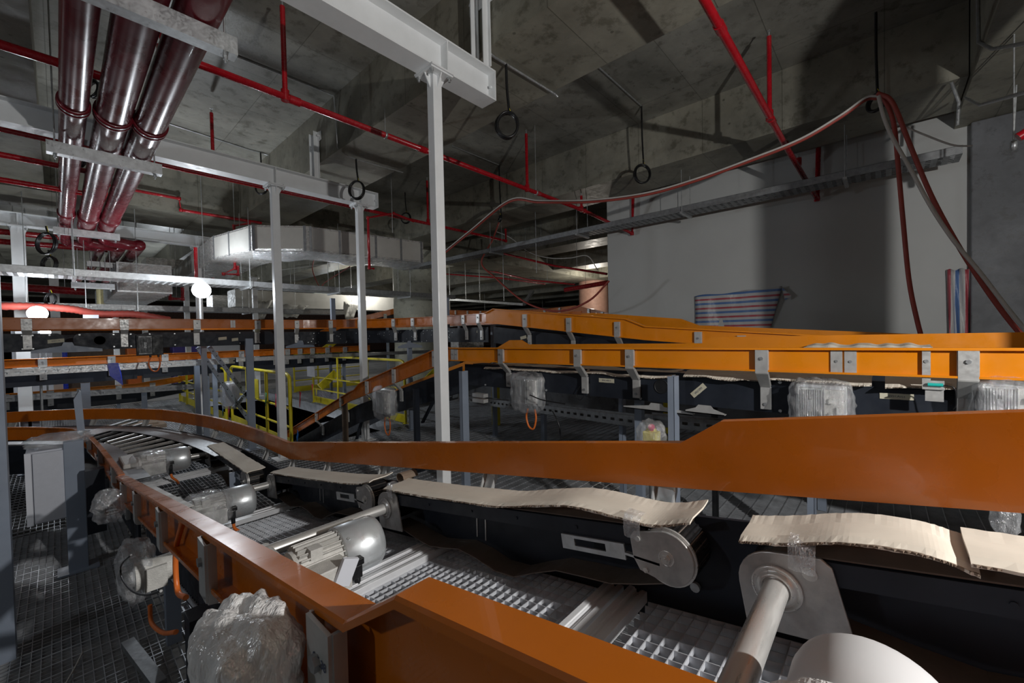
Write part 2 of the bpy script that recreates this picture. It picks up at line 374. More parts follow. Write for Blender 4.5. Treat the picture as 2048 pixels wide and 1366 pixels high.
# ================================================================== STEEL BEAMS AND POSTS
def ibeam(y, x0, x1, zb, h, fw, label, stiff=(), plates=()):
    t = thing('steel_beam', label, 'beam', (x1, y, zb))
    b = MB(); b.box(x0, x1, y - fw / 2, y + fw / 2, zb, zb + .012); b.box(x0, x1, y - fw / 2, y + fw / 2, zb + h - .012, zb + h)
    b.box(x0, x1, y - .005, y + .005, zb + .012, zb + h - .012); b.build('beam', 'white_steel', t)
    for sx in stiff:
        q = MB(); q.box(sx - .005, sx + .005, y - fw / 2 + .004, y + fw / 2 - .004, zb + .012, zb + h - .012); q.build('stiffener_plate', 'white_steel', t)
    q = MB(); q.box(x1 - .001, x1 + .010, y - fw / 2, y + fw / 2, zb, zb + h)
    for dy in (-.04, .04): q.cyl((x1 - .02, y + dy, zb + h / 2), (x1 + .022, y + dy, zb + h / 2), .012, 8)
    q.build('end_plate', 'white_steel', t)
    for (px_, pl) in plates:
        q = MB(); q.box(px_ - pl, px_ + pl, y - .11, y + .11, zb - .012, zb - .0005); q.build('connection_plate', 'white_steel', t)
    return t
def post(x, y, zt, s, label, group=None, mat='white_steel', base=True, z0=0.0):
    t = thing('steel_post', label, 'post', (x, y, z0), group)
    m = MB(); m.box(x - s / 2, x + s / 2, y - s / 2, y + s / 2, z0 + .012, zt); m.build('shaft', mat, t, bevel=.006)
    q = MB()
    q.box(x - .1, x + .1, y - .1, y + .1, zt, zt + .012)
    q.prism([(x - .09, y - .004, zt), (x - s / 2, y - .004, zt), (x - s / 2, y - .004, zt - .09)], (0, .008, 0))
    q.prism([(x + .09, y - .004, zt), (x + s / 2, y - .004, zt), (x + s / 2, y - .004, zt - .09)], (0, .008, 0))
    q.prism([(x - .004, y - .09, zt), (x - .004, y - s / 2, zt), (x - .004, y - s / 2, zt - .09)], (.008, 0, 0))
    q.build('cap_plate', mat, t)
    for dx in (-.08, .08):
        for dy in (-.08, .08):
            b = MB(); b.cyl((x + dx, y + dy, zt - .035), (x + dx, y + dy, zt + .04), .009, 8); b.cyl((x + dx, y + dy, zt - .018), (x + dx, y + dy, zt - .001), .016, 6, smooth=False); b.build('bolt', 'galv', t)
    if base:
        q = MB(); q.box(x - .11, x + .11, y - .11, y + .11, z0 + .001, z0 + .013); q.build('base_plate', mat, t)
    return t
B1 = CZ + 1.95
ibeam(2.5, -3.0, 2.52, B1, .25, .17, 'long white steel I-beam across the top of the photo, nearest the camera', (2.02, .2), ((1.95, .10),))
ibeam(5.8, -3.0, 3.33, B1, .22, .17, 'white steel I-beam behind the big pipes, carried by two posts', (1.92, 3.07), ((1.92, .1), (3.07, .1)))
ibeam(10.05, -6.0, 2.4, B1 - .12, .2, .17, 'grey steel I-beam far back at left, above the bright lamps', (1.9, -.37), ((1.9, .1), (-.37, .1)))
post(1.95, 2.5, B1 - .026, .08, 'tall white steel post in the middle, under the end of the nearest I-beam')
post(1.92, 5.8, B1 - .026, .09, 'white steel post left of the middle, in front of the silver duct')
post(3.07, 5.8, B1 - .026, .09, 'white steel post under the end of the second I-beam, in front of the duct')
post(1.9, 10.05, B1 - .147, .1, 'grey steel post with the bright lamp fixed in front of it')
post(-.37, 10.05, B1 - .147, .15, 'grey steel post at far left beside the low bright lamp')
post(-.02, 13.2, 3.0, .14, 'pale steel post behind the far left post')
for (x, y, lab) in ((2.3, 13.6, 'thin grey steel post far behind the bright lamp'), (3.6, 12.6, 'pale steel post under the far duct'), (1.0, 14.5, 'distant grey post below the long silver duct, left one'), (1.6, 14.9, 'distant grey post below the long silver duct, right one')):
    post(x, y, 3.2, .11, lab)
def hanger(x, y, z0, z1, label):
    t = thing('beam_hanger', label, 'hanger', (x, y, z0))
    for dy in (-.07, .07):
        m = MB(); m.box(x - .004, x + .004, y + dy - .03, y + dy + .03, z0, z1); m.box(x - .06, x + .004, y + dy - .004, y + dy + .004, z0, z1); m.build('angle_bar', 'white_steel', t)
    m = MB(); m.box(x + .005, x + .012, y - .15, y + .15, z1 - .12, z1)
    for dy in (-.11, .11): m.cyl((x - .03, y + dy, z1 - .06), (x + .01, y + dy, z1 - .06), .013, 8)
    m.build('wall_plate', 'white_steel', t)
hanger(2.462, 2.5, B1 + .252, 4.42, 'pair of white angle bars tying the nearest I-beam to the concrete')
hanger(2.462, 5.8, B1 + .222, 4.36, 'pair of white angle bars above the second I-beam')

# ================================================================== BIG PIPES
PZ = 3.4
pr_ = [(.135, .080, 'left and thinnest of the three big glossy maroon pipes'), (.355, .105, 'middle one of the three big glossy maroon pipes'), (.578, .105, 'right one of the three big glossy maroon pipes')]
for i, (x, r, lab) in enumerate(pr_):
    t = thing('fire_main_pipe', lab, 'pipe', (x, 5, PZ))
    m = MB(); m.cyl((x, -1.5, PZ), (x, 9.42, PZ), r, 36); m.build('pipe', 'maroon', t)
    for yy in (4.62, 8.6):
        c = MB(); c.lathe((x, yy, PZ), (0, 1, 0), [(-.05, r + .001), (-.048, r + .014), (-.012, r + .016), (-.01, r + .006), (.01, r + .006), (.012, r + .016), (.048, r + .014), (.05, r + .001)], 32); c.build('coupling', 'maroon', t)
    # elbow, run to the right, second elbow, onward
    dz = PZ - .02; e = 9.62 + .30 * (2 - i)
    pts = [(x, 9.42, PZ), (x, 9.5, PZ - .03), (x, e - .05, PZ - .13), (x + .12, e, PZ - .16), (x + .27, e, PZ - .18), (x + .39, e + .08, PZ - .18), (x + .42, e + .25, PZ - .18), (x + .42, 13.4, PZ - .18)]
    m = MB(); m.tube(cat_rom(pts, 5), r * .86, 20); m.build('offset_pipe', 'maroon', t)
def chan(y, x0, x1, z, label):
    m = MB(); m.box(x0, x1, y - .04, y - .034, z - .1, z); m.box(x0, x1, y - .034, y + .04, z - .007, z); m.box(x0, x1, y - .034, y + .04, z - .1, z - .093)
    o = m.build('pipe_support_channel', 'galv'); tag(o, label, 'bracket')
    for xx in (x0 + .05, x1 - .05):
        q = MB(); q.cyl((xx, y + .01, z - .14), (xx, y + .01, SLABZ - .02 if xx > 0 else BZ - .02), .006, 8); q.cyl((xx, y + .01, z - .125), (xx, y + .01, z - .101), .013, 6, smooth=False); q.build('threaded_rod', 'galv', o)
chan(2.78, -.35, .74, PZ - .112, 'galvanised channel under the big pipes at the top edge of the photo')
chan(5.28, -.02, .735, PZ - .112, 'galvanised channel under the big pipes, second from the camera')
chan(9.15, -.0, .72, PZ - .112, 'galvanised channel under the far end of the big pipes')
chan(11.2, .40, 1.18, PZ - .30, 'pale channel under the pipes after their elbows')
# short continuation of the three pipes further back
for i in range(3):
    x = .27 + .17 * i
    m = MB(); m.cyl((x, 10.15, 2.66), (x, 10.65, 2.66), .05, 18)
    tag(m.build('fire_main_pipe', 'maroon'), 'short length of far maroon pipe below the tray, ' + ('left', 'middle', 'right')[i] + ' of its three', 'pipe')
chan(10.35, .18, .72, 2.60, 'channel under the three short far pipes')

# ================================================================== RED SPRINKLER PIPES
SZ = CZ + 2.1
def sprink(name_label, pts, r, ups=(), joints=()):
    t = thing('sprinkler_pipe', name_label, 'pipe', pts[0])
    m = MB(); m.tube(pts, r, 14)
    for p in pts[1:-1]: m.lathe(Vector(p) - Vector((0, 0, r)), (0, 0, 1), [(-.004, r * .6), (0, r * 1.2), (2 * r, r * 1.2), (2 * r + .004, r * .6)], 14)
    m.build('pipe', 'red', t)
    for (a, b) in ups:
        m = MB(); m.cyl(a, (b[0], b[1], b[2] - .06), r * .72, 12); m.cyl((a[0], a[1], a[2] - r * 1.1), (a[0], a[1], a[2] + .06), r * 1.15, 12); u = m.build('riser', 'red', t)
        h = MB(); h.cyl((b[0], b[1], b[2] - .06), (b[0], b[1], b[2] - .02), .009, 8); h.cyl((b[0], b[1], b[2] - .008), (b[0], b[1], b[2] - .004), .017, 12)
        h.bar((b[0] - .012, b[1], b[2] - .02), (b[0] - .004, b[1], b[2] - .006), .003, .003); h.bar((b[0] + .012, b[1], b[2] - .02), (b[0] + .004, b[1], b[2] - .006), .003, .003)
        h.build('sprinkler_head', 'galv', u)
    for p in joints:
        m = MB(); d = Vector((1, 0, 0)); m.cyl(Vector(p) - d * .045, Vector(p) + d * .045, r * 1.22, 14); m.build('joint', 'red', t)
    return t
def xs_(pxs, y, z):   # world X for pixel columns along a pipe running in X
    return [P(p, 400, Y=y).x for p in pxs]
ya, yb, yc = 3.88, .85, 6.35
xa = xs_((577, 865, 1055, 1178, 1265), ya, SZ)
x0 = P(326, 115, Y=ya).x
sprink('long red sprinkler pipe crossing behind the tall middle post', [(x0, ya, SZ + .16), (x0, ya, SZ), (xa[3] - .15, ya, SZ), P(1264, 467, X=7.12), P(1266, 396, X=7.12)], .030,
       [((xa[0], ya, SZ), (xa[0], ya, SZ + .84)), ((xa[1], ya, SZ), (xa[1], ya, SZ + .27)), ((xa[2], ya, SZ), (xa[2], ya, SZ + .86)), ((xa[3] - .25, ya, SZ), (xa[3] - .25, ya, SZ + .3))],
       [(x0 + .9, ya, SZ), (xa[1] - .12, ya, SZ), (xa[2] + .25, ya, SZ), (xa[3] - .3, ya, SZ)])
xb = [1.35, 2.42, 3.69, 4.6, 5.25]
sprink('thick red sprinkler pipe running down from the top right to the grey tray', [(.4, yb, SZ), (P(1570, 320, Y=yb).x, yb, SZ), P(1634, 398, X=7.12), P(1637, 296, X=7.12)], .030,
       [((P(1539, 215, Y=yb).x, yb, SZ), (P(1539, 215, Y=yb).x, yb, SZ + .85)), (P(1597, 326, X=6.35), P(1597, 308, X=6.35))],
       [(P(1440, 45, Y=yb).x, yb, SZ), (P(1543, 230, Y=yb).x, yb, SZ)])
xc = xs_((429, 855, 738, 1010), yc, SZ)
sprink('red sprinkler pipe just behind and below the second I-beam', [(-2.5, yc, SZ - .02), (xc[3], yc, SZ - .02), (xc[3], yc, SZ + .25)], .028,
       [((xc[0], yc, SZ), (xc[0], yc, SZ + .84)), ((xc[1], yc, SZ), (xc[1], yc, SZ + .84))])
q = P(736, 440, Y=yc - .25)
sprink('thin red drop pipe with a hooked end beside the second I-beam post', [(q.x + .9, yc - .2, SZ - .10), (q.x + .5, yc - .2, SZ - .04), (q.x, yc - .25, SZ - .22), (q.x, yc - .25, P(738, 536, Y=yc - .25).z), (q.x + .08, yc - .25, P(738, 536, Y=yc - .25).z)], .020)
pL = P(0, 89, Z=SZ)
sprink('dark red pipe at top left passing behind the big pipes', [(-3.5, pL.y, SZ), (P(212, 159, Y=pL.y).x, pL.y, SZ)], .034)
pL = P(0, 309, Z=SZ - .2)
sprink('dark red pipe under the beams at left, upper of two', [(-3.5, pL.y, SZ - .2), (P(171, 342, Y=pL.y).x, pL.y, SZ - .2)], .03)
pL = P(0, 359, Z=SZ - .3)
sprink('dark red pipe under the beams at left, lower of two', [(-3.5, pL.y, SZ - .3), (P(164, 384, Y=pL.y).x, pL.y, SZ - .3)], .03)
zy = 9.36
sprink('stepped red pipe along the face of the cross beam behind the big pipes', [P(213, 430, Y=zy), P(213, 370, Y=zy), P(358, 397, Y=zy), P(362, 420, Y=zy), P(523, 446, Y=zy)], .026)
zy = 11.3
sprink('red pipe stepping down beside the far post with the lamp', [P(281, 500, Y=zy), P(281, 474, Y=zy), P(390, 487, Y=zy), P(440, 492, Y=zy)], .035)
sprink('bright red drop pipe left of the lamp post', [P(391, 495, Y=9.0), P(393, 569, Y=9.0), P(426, 571, Y=9.0), P(426, 556, Y=9.0)], .028)
sprink('red drop pipe in front of the far bend of the silver duct', [P(500, 446, Y=8.9), P(468, 452, Y=8.9), P(470, 537, Y=8.9), P(447, 548, Y=8.9), P(476, 549, Y=8.9), P(476, 532, Y=8.9)], .024)
sprink('small red U-shaped pipe below the lamp', [P(340, 585, Y=12), P(341, 597, Y=12), P(365, 598, Y=12), P(365, 575, Y=12)], .035)
for (a, b, Y, r, lab) in (((-10, 571), (172, 584), 12.3, .075, 'thick bright red pipe at far left under the tray'),
                          ((-10, 462), (130, 476), 10.9, .05, 'red pipe at far left behind the channel, upper one'),
                          ((-10, 482), (215, 500), 11.3, .05, 'red pipe at far left behind the channel, lower one')):
    p, q = P(*a, Y=Y), P(*b, Y=Y)
    m = MB(); m.cyl(p, q, r, 16); tag(m.build('sprinkler_pipe', 'red'), lab, 'pipe')
for (pts, X, r, lab) in (([(1007, 507), (1110, 532), (1214, 548)], 9.2, .03, 'thin red pipe high in the bay beyond the wall edge'),
                         ([(960, 537), (1060, 560), (1150, 569)], 11.0, .03, 'thin red pipe lower in the bay beyond the wall edge'),
                         ([(850, 545), (1000, 556), (1090, 568)], 12.0, .03, 'thin red pipe right of the round column'),
                         ([(1130, 580), (1216, 565)], 12.0, .08, 'thick red pipe ending at the edge of the white wall')):
    m = MB(); m.tube([P(*p, X=X) for p in pts], r, 10); tag(m.build('sprinkler_pipe', 'red'), lab, 'pipe')

# ================================================================== CONVEYOR PARTS
def rail(name, path, side, parent, mat='orange', fw=.028, t=.0035, closed_ends=False):
    """C-shaped side guard swept along path [(x, y, ztop, height)]; side=+1: flanges to the left of travel"""
    n = len(path); nrm = []
    for i in range(n):
        a = Vector(path[max(i - 1, 0)][:2]); b = Vector(path[i][:2]); c = Vector(path[min(i + 1, n - 1)][:2])
        d1 = (b - a); d2 = (c - b)
        d1 = d1.normalized() if d1.length > 1e-6 else d2.normalized(); d2 = d2.normalized() if d2.length > 1e-6 else d1
        d = (d1 + d2).normalized(); nn = Vector((-d.y, d.x)) * side; k = 1 / max(.5, math.sqrt(max(0.01, (1 + d1.dot(d2)) / 2))); nrm.append(nn * k)
    prof = lambda h: [(0, 0), (fw - .003, 0), (fw, -.003), (fw, -.012), (fw - t, -.012), (fw - t, -t), (t, -t), (t, -h + t), (fw - t, -h + t), (fw - t, -h + .010), (fw, -h + .010), (fw, -h), (0, -h)]
    m = MB(); vv = []
    for (x, y, z, h), nn in zip(path, nrm): vv += [(x + nn.x * o, y + nn.y * o, z + dz) for o, dz in prof(h)]
    k = 13
    m.add(vv, [(i * k + j, i * k + (j + 1) % k, (i + 1) * k + (j + 1) % k, (i + 1) * k + j) for i in range(n - 1) for j in range(k)])
    m.add(vv, [tuple(range(k - 1, -1, -1)), tuple(range((n - 1) * k, n * k))])
    return m.build(name, mat, parent)
def wall_strip(name, path, side, parent, mat='panel', t=.012, seams=()):
    """plain folded side panel: path [(x,y,ztop,h)]"""
    n = len(path); m = MB(); vv = []
    for i, (x, y, z, h) in enumerate(path):
        a = Vector(path[max(i - 1, 0)][:2]); c = Vector(path[min(i + 1, n - 1)][:2]); d = (c - a).normalized(); nn = Vector((-d.y, d.x)) * side
        vv += [(x, y, z), (x - nn.x * t, y - nn.y * t, z), (x - nn.x * t, y - nn.y * t, z - h), (x, y, z - h)]
    m.add(vv, [(i * 4 + j, i * 4 + (j + 1) % 4, (i + 1) * 4 + (j + 1) % 4, (i + 1) * 4 + j) for i in range(n - 1) for j in range(4)])
    m.add(vv, [(3, 2, 1, 0), tuple(range((n - 1) * 4, n * 4))])
    return m.build(name, mat, parent)
def bracket(x, y, zt, out, parent, w=.06, h=.125, inset=.09, drop=.20, low=.13, mat='bracket', off=.024):
    """cranked bracket: upper plate on the guard, sloping neck, lower plate on the side panel"""
    o = Vector((out[0], out[1], 0)).normalized(); s = Vector((-o.y, o.x, 0)); c = Vector((x, y, zt))
    pr = [(off, -.013), (off, -h - .01), (-inset + .026, -h - drop * .55), (-inset + .026, -h - drop * .55 - low)]
    m = MB(); t = .005
    ws = [w, w, w * .8, w * .8]
    for k in range(3):
        (o1, z1), (o2, z2) = pr[k], pr[k + 1]
        A = [c + o * o1 + s * (a * ws[k] / 2) + ZZ * z1 for a in (-1, 1)]; B = [c + o * o2 + s * (a * ws[k + 1] / 2) + ZZ * z2 for a in (-1, 1)]
        d = Vector((z2 - z1, 0, -(o2 - o1))); nn = (o * (z2 - z1) * -1 + ZZ * (o2 - o1)).normalized() * t
        m.hexa([A[0], A[1], B[1], B[0], A[0] + nn, A[1] + nn, B[1] + nn, B[0] + nn])
        for a in (-1, 1):      # folded side flanges
            if k < 2 or True:
                e = s * (a * t * .5)
                A1 = c + o * o1 + s * (a * (ws[k] / 2)) + ZZ * z1; B1_ = c + o * o2 + s * (a * (ws[k + 1] / 2)) + ZZ * z2
                f = -nn.normalized() * .016
                m.hexa([A1 - e, A1 + e, B1_ + e, B1_ - e, A1 - e + f, A1 + e + f, B1_ + e + f, B1_ - e + f])
    b = m.build('bracket', mat, parent)
    for (oo, z) in ((off, -h * .45), (-inset + .026, pr[3][1] + .03)):
        q = MB(); p = c + o * (oo + .004) + ZZ * z; q.cyl(p, p + o * .008, .010, 6, smooth=False); q.build('bolt', 'galvd', b)
    return b
def leg(name, x, y, zt, z0, label, w=.07, d=.04, group=None, mat='grey_post', foot=True):
    t = thing(name, label, 'post', (x, y, z0), group)
    m = MB(); m.box(x - w / 2, x + w / 2, y - .003, y + .003, z0 + .012, zt); m.box(x - w / 2, x - w / 2 + .005, y, y + d, z0 + .012, zt); m.box(x + w / 2 - .005, x + w / 2, y, y + d, z0 + .012, zt)
    m.build('upright', mat, t)
    if foot:
        q = MB(); q.box(x - w * .9, x + w * .9, y - .05, y + .08, z0 + .001, z0 + .012); q.cyl((x, y + .06, z0 + .01), (x, y + .06, z0 + .04), .01, 8); q.build('foot', mat, t)
    return t
def support_arm(x, y, z, length, axis, label, mat='grey_post', k=1.0):
    """tapered hanging cross arm that carries two panels"""
    a = Vector(axis).normalized(); c = Vector((x, y, z)); n = Vector((a.y, -a.x, 0)) * .006
    L = length / 2
    m = MB(); poly = [c + a * u + ZZ * v for u, v in ((-L, -.03 * k), (L, -.03 * k), (L, .0), (.05, .045 * k), (.035, .085 * k), (-.035, .085 * k), (-.05, .045 * k), (-L, .0))]
    m.prism(poly, n); m.prism([c + a * u + ZZ * v for u, v in ((-L, -.03 * k), (L, -.03 * k), (L, -.03 * k + .006), (-L, -.03 * k + .006))], n * 7)
    o = m.build('support_arm', mat); tag(o, label, 'bracket'); return o
def tape_label(c, xdir, ydir, w, h, s, parent, size=None):
    x = Vector(xdir).normalized(); y = Vector(ydir).normalized(); n = x.cross(y).normalized(); c = Vector(c)
    m = MB(); N = 7; rnd = random.Random(len(s) + int(w * 1000))
    top = [c + x * (w * (i / N - .5)) + y * (h / 2 + rnd.uniform(-.001, .0005)) for i in range(N + 1)]; bot = [c + x * (w * (i / N - .5)) - y * (h / 2 + rnd.uniform(-.001, .0005)) for i in range(N + 1)]
    m.prism(bot + top[::-1], n * .0008); o = m.build('tape_label', 'tape', parent)
    if s: text(s, 'writing', 'ink', o, c + n * .0015, x, y, size or h * .5)
    return o

GA = lambda y: 1.33 - .164 * y
SL = Vector((0, -1, .164)).normalized()          # up the slope
XN, XF = .24, 1.12
# ------------------------------------------------------------------ near inclined conveyor
A = thing('inclined_conveyor', 'near sloping conveyor frame with orange side guards, filling the bottom right', 'conveyor', (.68, 1, 0))
pf = [(-1.4, .055), (.31, .055), (.41, 0.), (1.2, 0), (3.28, 0)]
A_far = rail('side_guard', [(XF, y, GA(y) + r - (0 if y < 3 else .0), .122 + r) for y, r in pf], -1, A, fw=.036)
A_near = rail('side_guard', [(XN, y, GA(y) + r, .122 + r) for y, r in [(-1.4, .055), (.335, .055), (.44, 0.), (1.2, 0), (3.30, 0)]], 1, A, fw=.040)
for x, sd in ((XN + .080, 1), (1.095, -1)):
    wall_strip('side_panel', [(x, y, GA(y) - .18, .30) for y in (-1.4, 3.25)], sd, A)
for y in [P(a, b, X=.2).y for a, b in ((648, 1240), (412, 1100), (322, 1045), (272, 995), (245, 965))]: bracket(XN, y, GA(y), (-1, 0), A, inset=.10, drop=.07, low=.16, off=.044)
for y in (.05, -.55): bracket(XN, y, GA(y) + .05, (-1, 0), A, h=.16, inset=.06)
for y in [P(a, 960, X=XF).y for a in (1325, 975, 765, 655, 585)]: bracket(XF, y, GA(y), (1, 0), A, inset=.05)
# cover plates along the foot of the near guard at the bend
m = MB(); m.hexa([(XN + .01, 2.55, GA(2.55) - .17), (XN + .19, 2.55, GA(2.55) - .17), (XN + .16, 3.5, .62), (XN + .0, 3.5, .62)] + [(XN + .01, 2.55, GA(2.55) - .166), (XN + .19, 2.55, GA(2.55) - .166), (XN + .16, 3.5, .624), (XN + .0, 3.5, .624)]); m.build('cover_plate', 'ductc', A)
q = MB(); q.cyl((1.08, .36, GA(.36) - .36), (1.070, .36, GA(.36) - .36), .012, 12); q.build('screw', 'galv', A)
m = MB(); 
for y in (.9, 1.35, 2.1): m.box(XN - .002, XN + .0005, y - .001, y + .001, GA(y) - .118, GA(y) - .005)
m.build('guard_seam', 'black', A)

# aluminium cross rails (each lies on the frame) and the gratings between them
def zpan(y): return .90 - .164 * y
def alu_rail(y, x0, x1, label, z=None):
    z = zpan(y) if z is None else z
    w_, h_ = .052, .030; poly = [(-w_ / 2, 0), (w_ / 2, 0), (w_ / 2, h_), (.010, h_), (.010, h_ - .004), (.005, h_ - .004), (.005, h_ - .012), (-.005, h_ - .012), (-.005, h_ - .004), (-.010, h_ - .004), (-.010, h_), (-w_ / 2, h_)]
    m = MB(); m.prism([(x0, y + a, z + b) for a, b in poly], (x1 - x0, 0, 0)); o = m.build('aluminium_rail', 'alu', bevel=.0012); tag(o, label, 'rail', 'aluminium rails lying across the sloping conveyor'); return o
for y, lab in ((.515, 'right one of the aluminium rail pair nearest the camera'), (.585, 'left one of the aluminium rail pair nearest the camera'),
               (1.355, 'near one of the aluminium rail pair beside the bare motor'), (1.425, 'far one of the aluminium rail pair beside the bare motor'),
               (3.02, 'near one of the aluminium rail pair beside the half wrapped motor'), (3.09, 'far one of the aluminium rail pair beside the half wrapped motor')):
    alu_rail(y, .31, 1.075, lab)
def pan(y0, y1, label, x0=.315, x1=1.07, p=.0335, zf=zpan, mat='grate'):
    m = MB(); h = .024; t = .0011
    nx = int((x1 - x0) / p) + 1; ny = int((y1 - y0) / p) + 1
    for i in range(nx):
        x = x0 + i * p; m.hexa([(x - t, y0, zf(y0) - h), (x + t, y0, zf(y0) - h), (x + t, y1, zf(y1) - h), (x - t, y1, zf(y1) - h), (x - t, y0, zf(y0)), (x + t, y0, zf(y0)), (x + t, y1, zf(y1)), (x - t, y1, zf(y1))])
    for j in range(ny):
        y = y0 + j * p; z = zf(y); m.box(x0, x1, y - t, y + t, z - h, z + .0004)
    for (a, b, c, d) in ((x0 - .003, x0, y0, y1), (x1, x1 + .003, y0, y1)): m.hexa([(a, c, zf(c) - h), (b, c, zf(c) - h), (b, d, zf(d) - h), (a, d, zf(d) - h), (a, c, zf(c)), (b, c, zf(c)), (b, d, zf(d)), (a, d, zf(d))])
    tag(m.build('grating_panel', mat), label, 'grating'); 
pan(-.95, .485, 'square steel grating in the bottom right corner, under the big white motor')
pan(.62, 1.325, 'brightly lit square steel grating between the two near rail pairs')
pan(1.46, 2.96, 'steel grating beyond the bare motor, up to the next rail pair')

# ------------------------------------------------------------------ narrow belt units along the far side
XB0, XB1 = .975, 1.075
def belt_unit(yd, yi, label, flat=False, cdr=-.26, cid=-.245, x_off=0.0, zb=None, rot=0):
    zf = (lambda y: GA(y)) if zb is None else (lambda y: zb)
    D = Vector((0, yd, zf(yd) + cdr)); I = Vector((0, yi, zf(yi) + cid)); u = (I - D).normalized(); n = Vector((0, -u.z, u.y)); n = n if n.z > 0 else -n
    t = thing('narrow_belt_unit', label, 'conveyor belt', (1.02 + x_off, (yd + yi) / 2, D.z), 'narrow belt units in a row along the far side')
    X0, X1 = XB0 + x_off, XB1 + x_off; V = lambda x, p: Vector((x, p.y, p.z))
    R = .066; L = (I - D).length
    # belt: top run, round the idler, slack lower run
    pts = []
    for k in range(9): pts.append(D + u * (L * k / 8) + n * R)
    for k in range(1, 12): a = math.pi * k / 12; pts.append(I + (n * math.cos(a) + u * math.sin(a)) * R)
    for k in range(0, 15):
        s = k / 14; pts.append(I.lerp(D, s) - n * (R + .070 * math.sin(math.pi * s) * (1 + .35 * math.sin(5.5 * s * math.pi)) + .012 * s))
    m = MB(); T = .003; vv = []
    ctr = [(p) for p in pts]
    for i, p in enumerate(ctr):
        d = (ctr[min(i + 1, len(ctr) - 1)] - ctr[max(i - 1, 0)]).normalized(); nn = Vector((0, -d.z, d.y)) * T * (1 if d.dot(u) > 0 or True else 1)
        vv += [V(X0 + .006, p), V(X1 - .006, p), V(X1 - .006, p + nn), V(X0 + .006, p + nn)]
    m.add(vv, [(i * 4 + j, i * 4 + (j + 1) % 4, (i + 1) * 4 + (j + 1) % 4, (i + 1) * 4 + j) for i in range(len(ctr) - 1) for j in range(4)])
    m.build('belt', 'belt', t)
    # dark bed frame
    m = MB()
    for x in (X0 - .004, X1):
        a, b = D + u * .06, I - u * .045
        m.hexa([V(x, a + n * .062), V(x + .004, a + n * .062), V(x + .004, b + n * .062), V(x, b + n * .062), V(x, a + n * .018), V(x + .004, a + n * .018), V(x + .004, b + n * .018), V(x, b + n * .018)])
    a, b = D + u * .06, I - u * .05
    m.hexa([V(X0, a + n * .060), V(X1, a + n * .060), V(X1, b + n * .060), V(X0, b + n * .060), V(X0, a + n * .052), V(X1, a + n * .052), V(X1, b + n * .052), V(X0, b + n * .052)])
    for s in (.25, .45, .62, .8):
        p = D + u * (L * s) + n * .04; m.cyl(V(X0 - .007, p), V(X0 - .003, p), .005, 8)
    m.build('bed_frame', 'panel', t)
    # slotted tension plate
    m = MB(); a, b = I - u * .31 + n * .012, I - u * .11 + n * .012
    for (q0, q1, e0, e1) in ((0, 1, -.002, .006), (0, 1, -.034, -.022), (0, .22, -.022, -.002), (.72, 1, -.022, -.002)):
        A_, B_ = a.lerp(b, q0), a.lerp(b, q1)
        m.hexa([V(X0 - .012, A_ + n * e1), V(X0 - .006, A_ + n * e1), V(X0 - .006, B_ + n * e1), V(X0 - .012, B_ + n * e1), V(X0 - .012, A_ + n * e0), V(X0 - .006, A_ + n * e0), V(X0 - .006, B_ + n * e0), V(X0 - .012, B_ + n * e0)])
    m.bar(V(X0 - .006, b - n * .018), V(X0 - .006, I - u * .02 - n * .018), .012, .006)
    m.build('tension_plate', 'galv', t)
    # drive pulley and square bearing plate
    m = MB(); m.cyl(V(X0 + .004, D), V(X1 - .004, D), .060, 24); m.build('drive_pulley', 'rubber', t)
    m = MB(); r = .070; w0 = -.058; prof = [(w0 + .0, -.075)]
    poly = [D + n * (r * math.sin(a)) - u * (r * math.cos(a)) for a in [math.pi / 2 * k / 7 * 1.0 for k in range(8)]][::1]
    poly = [D - u * r - n * .09] + poly + [D + u * .085 + n * r, D + u * .100 + n * .055, D + u * .112 - n * .09]
    m.prism([V(X0 - .013, p) for p in poly], (.007, 0, 0))
    bp = m.build('bearing_plate', 'plate', t, bevel=.002)
    m = MB(); m.lathe(V(X0 - .014, D), (-1, 0, 0), [(0, .045), (.004, .045), (.006, .041), (.003, .037), (.003, .034), (.009, .031), (.011, .026), (.006, .024)], 30); m.build('bearing', 'steel', bp)
    m = MB(); m.cyl(V(X0 - .018, D + u * .062 + n * .038), V(X0 - .013, D + u * .062 + n * .038), .009, 6, smooth=False); m.cyl(V(X0 - .0145, D + u * .062 + n * .038), V(X0 - .0135, D + u * .062 + n * .038), .013, 16); m.build('bolt', 'steel', bp)
    # idler pulley with rounded plate, washer and nut
    m = MB(); m.cyl(V(X0 + .004, I), V(X1 - .004, I), .066, 40, smooth=False)
    for k in range(40):
        a = 2 * math.pi * k / 40; p = I + (n * math.cos(a) + u * math.sin(a)) * .0665; m.bar(V(X0 + .004, p), V(X1 - .004, p), .004, .003)
    m.build('idler_pulley', 'rubber', t)
    m = MB(); m.cyl(V(X0 - .004, I), V(X0 + .002, I), .069, 36); m.build('pulley_flange', 'steel', t)
    m = MB(); r = .064
    poly = [I + u * (r * math.cos(a)) + n * (r * math.sin(a)) for a in [math.pi / 2 - math.pi * k / 16 for k in range(17)]] + [I - u * .075 - n * .040, I - u * .088 - n * .01, I - u * .088 + n * .040, I - u * .075 + n * .055]
    m.prism([V(X0 - .012, p) for p in poly], (.007, 0, 0)); ip = m.build('idler_plate', 'plate', t, bevel=.002)
    m = MB(); m.lathe(V(X0 - .012, I), (-1, 0, 0), [(0, .019), (.001, .019), (.0015, .017), (.0005, .016)], 24); m.cyl(V(X0 - .013, I), V(X0 - .021, I), .011, 6, smooth=False); m.cyl(V(X0 - .013, I), V(X0 - .025, I), .006, 12); m.build('nut', 'steel', ip)
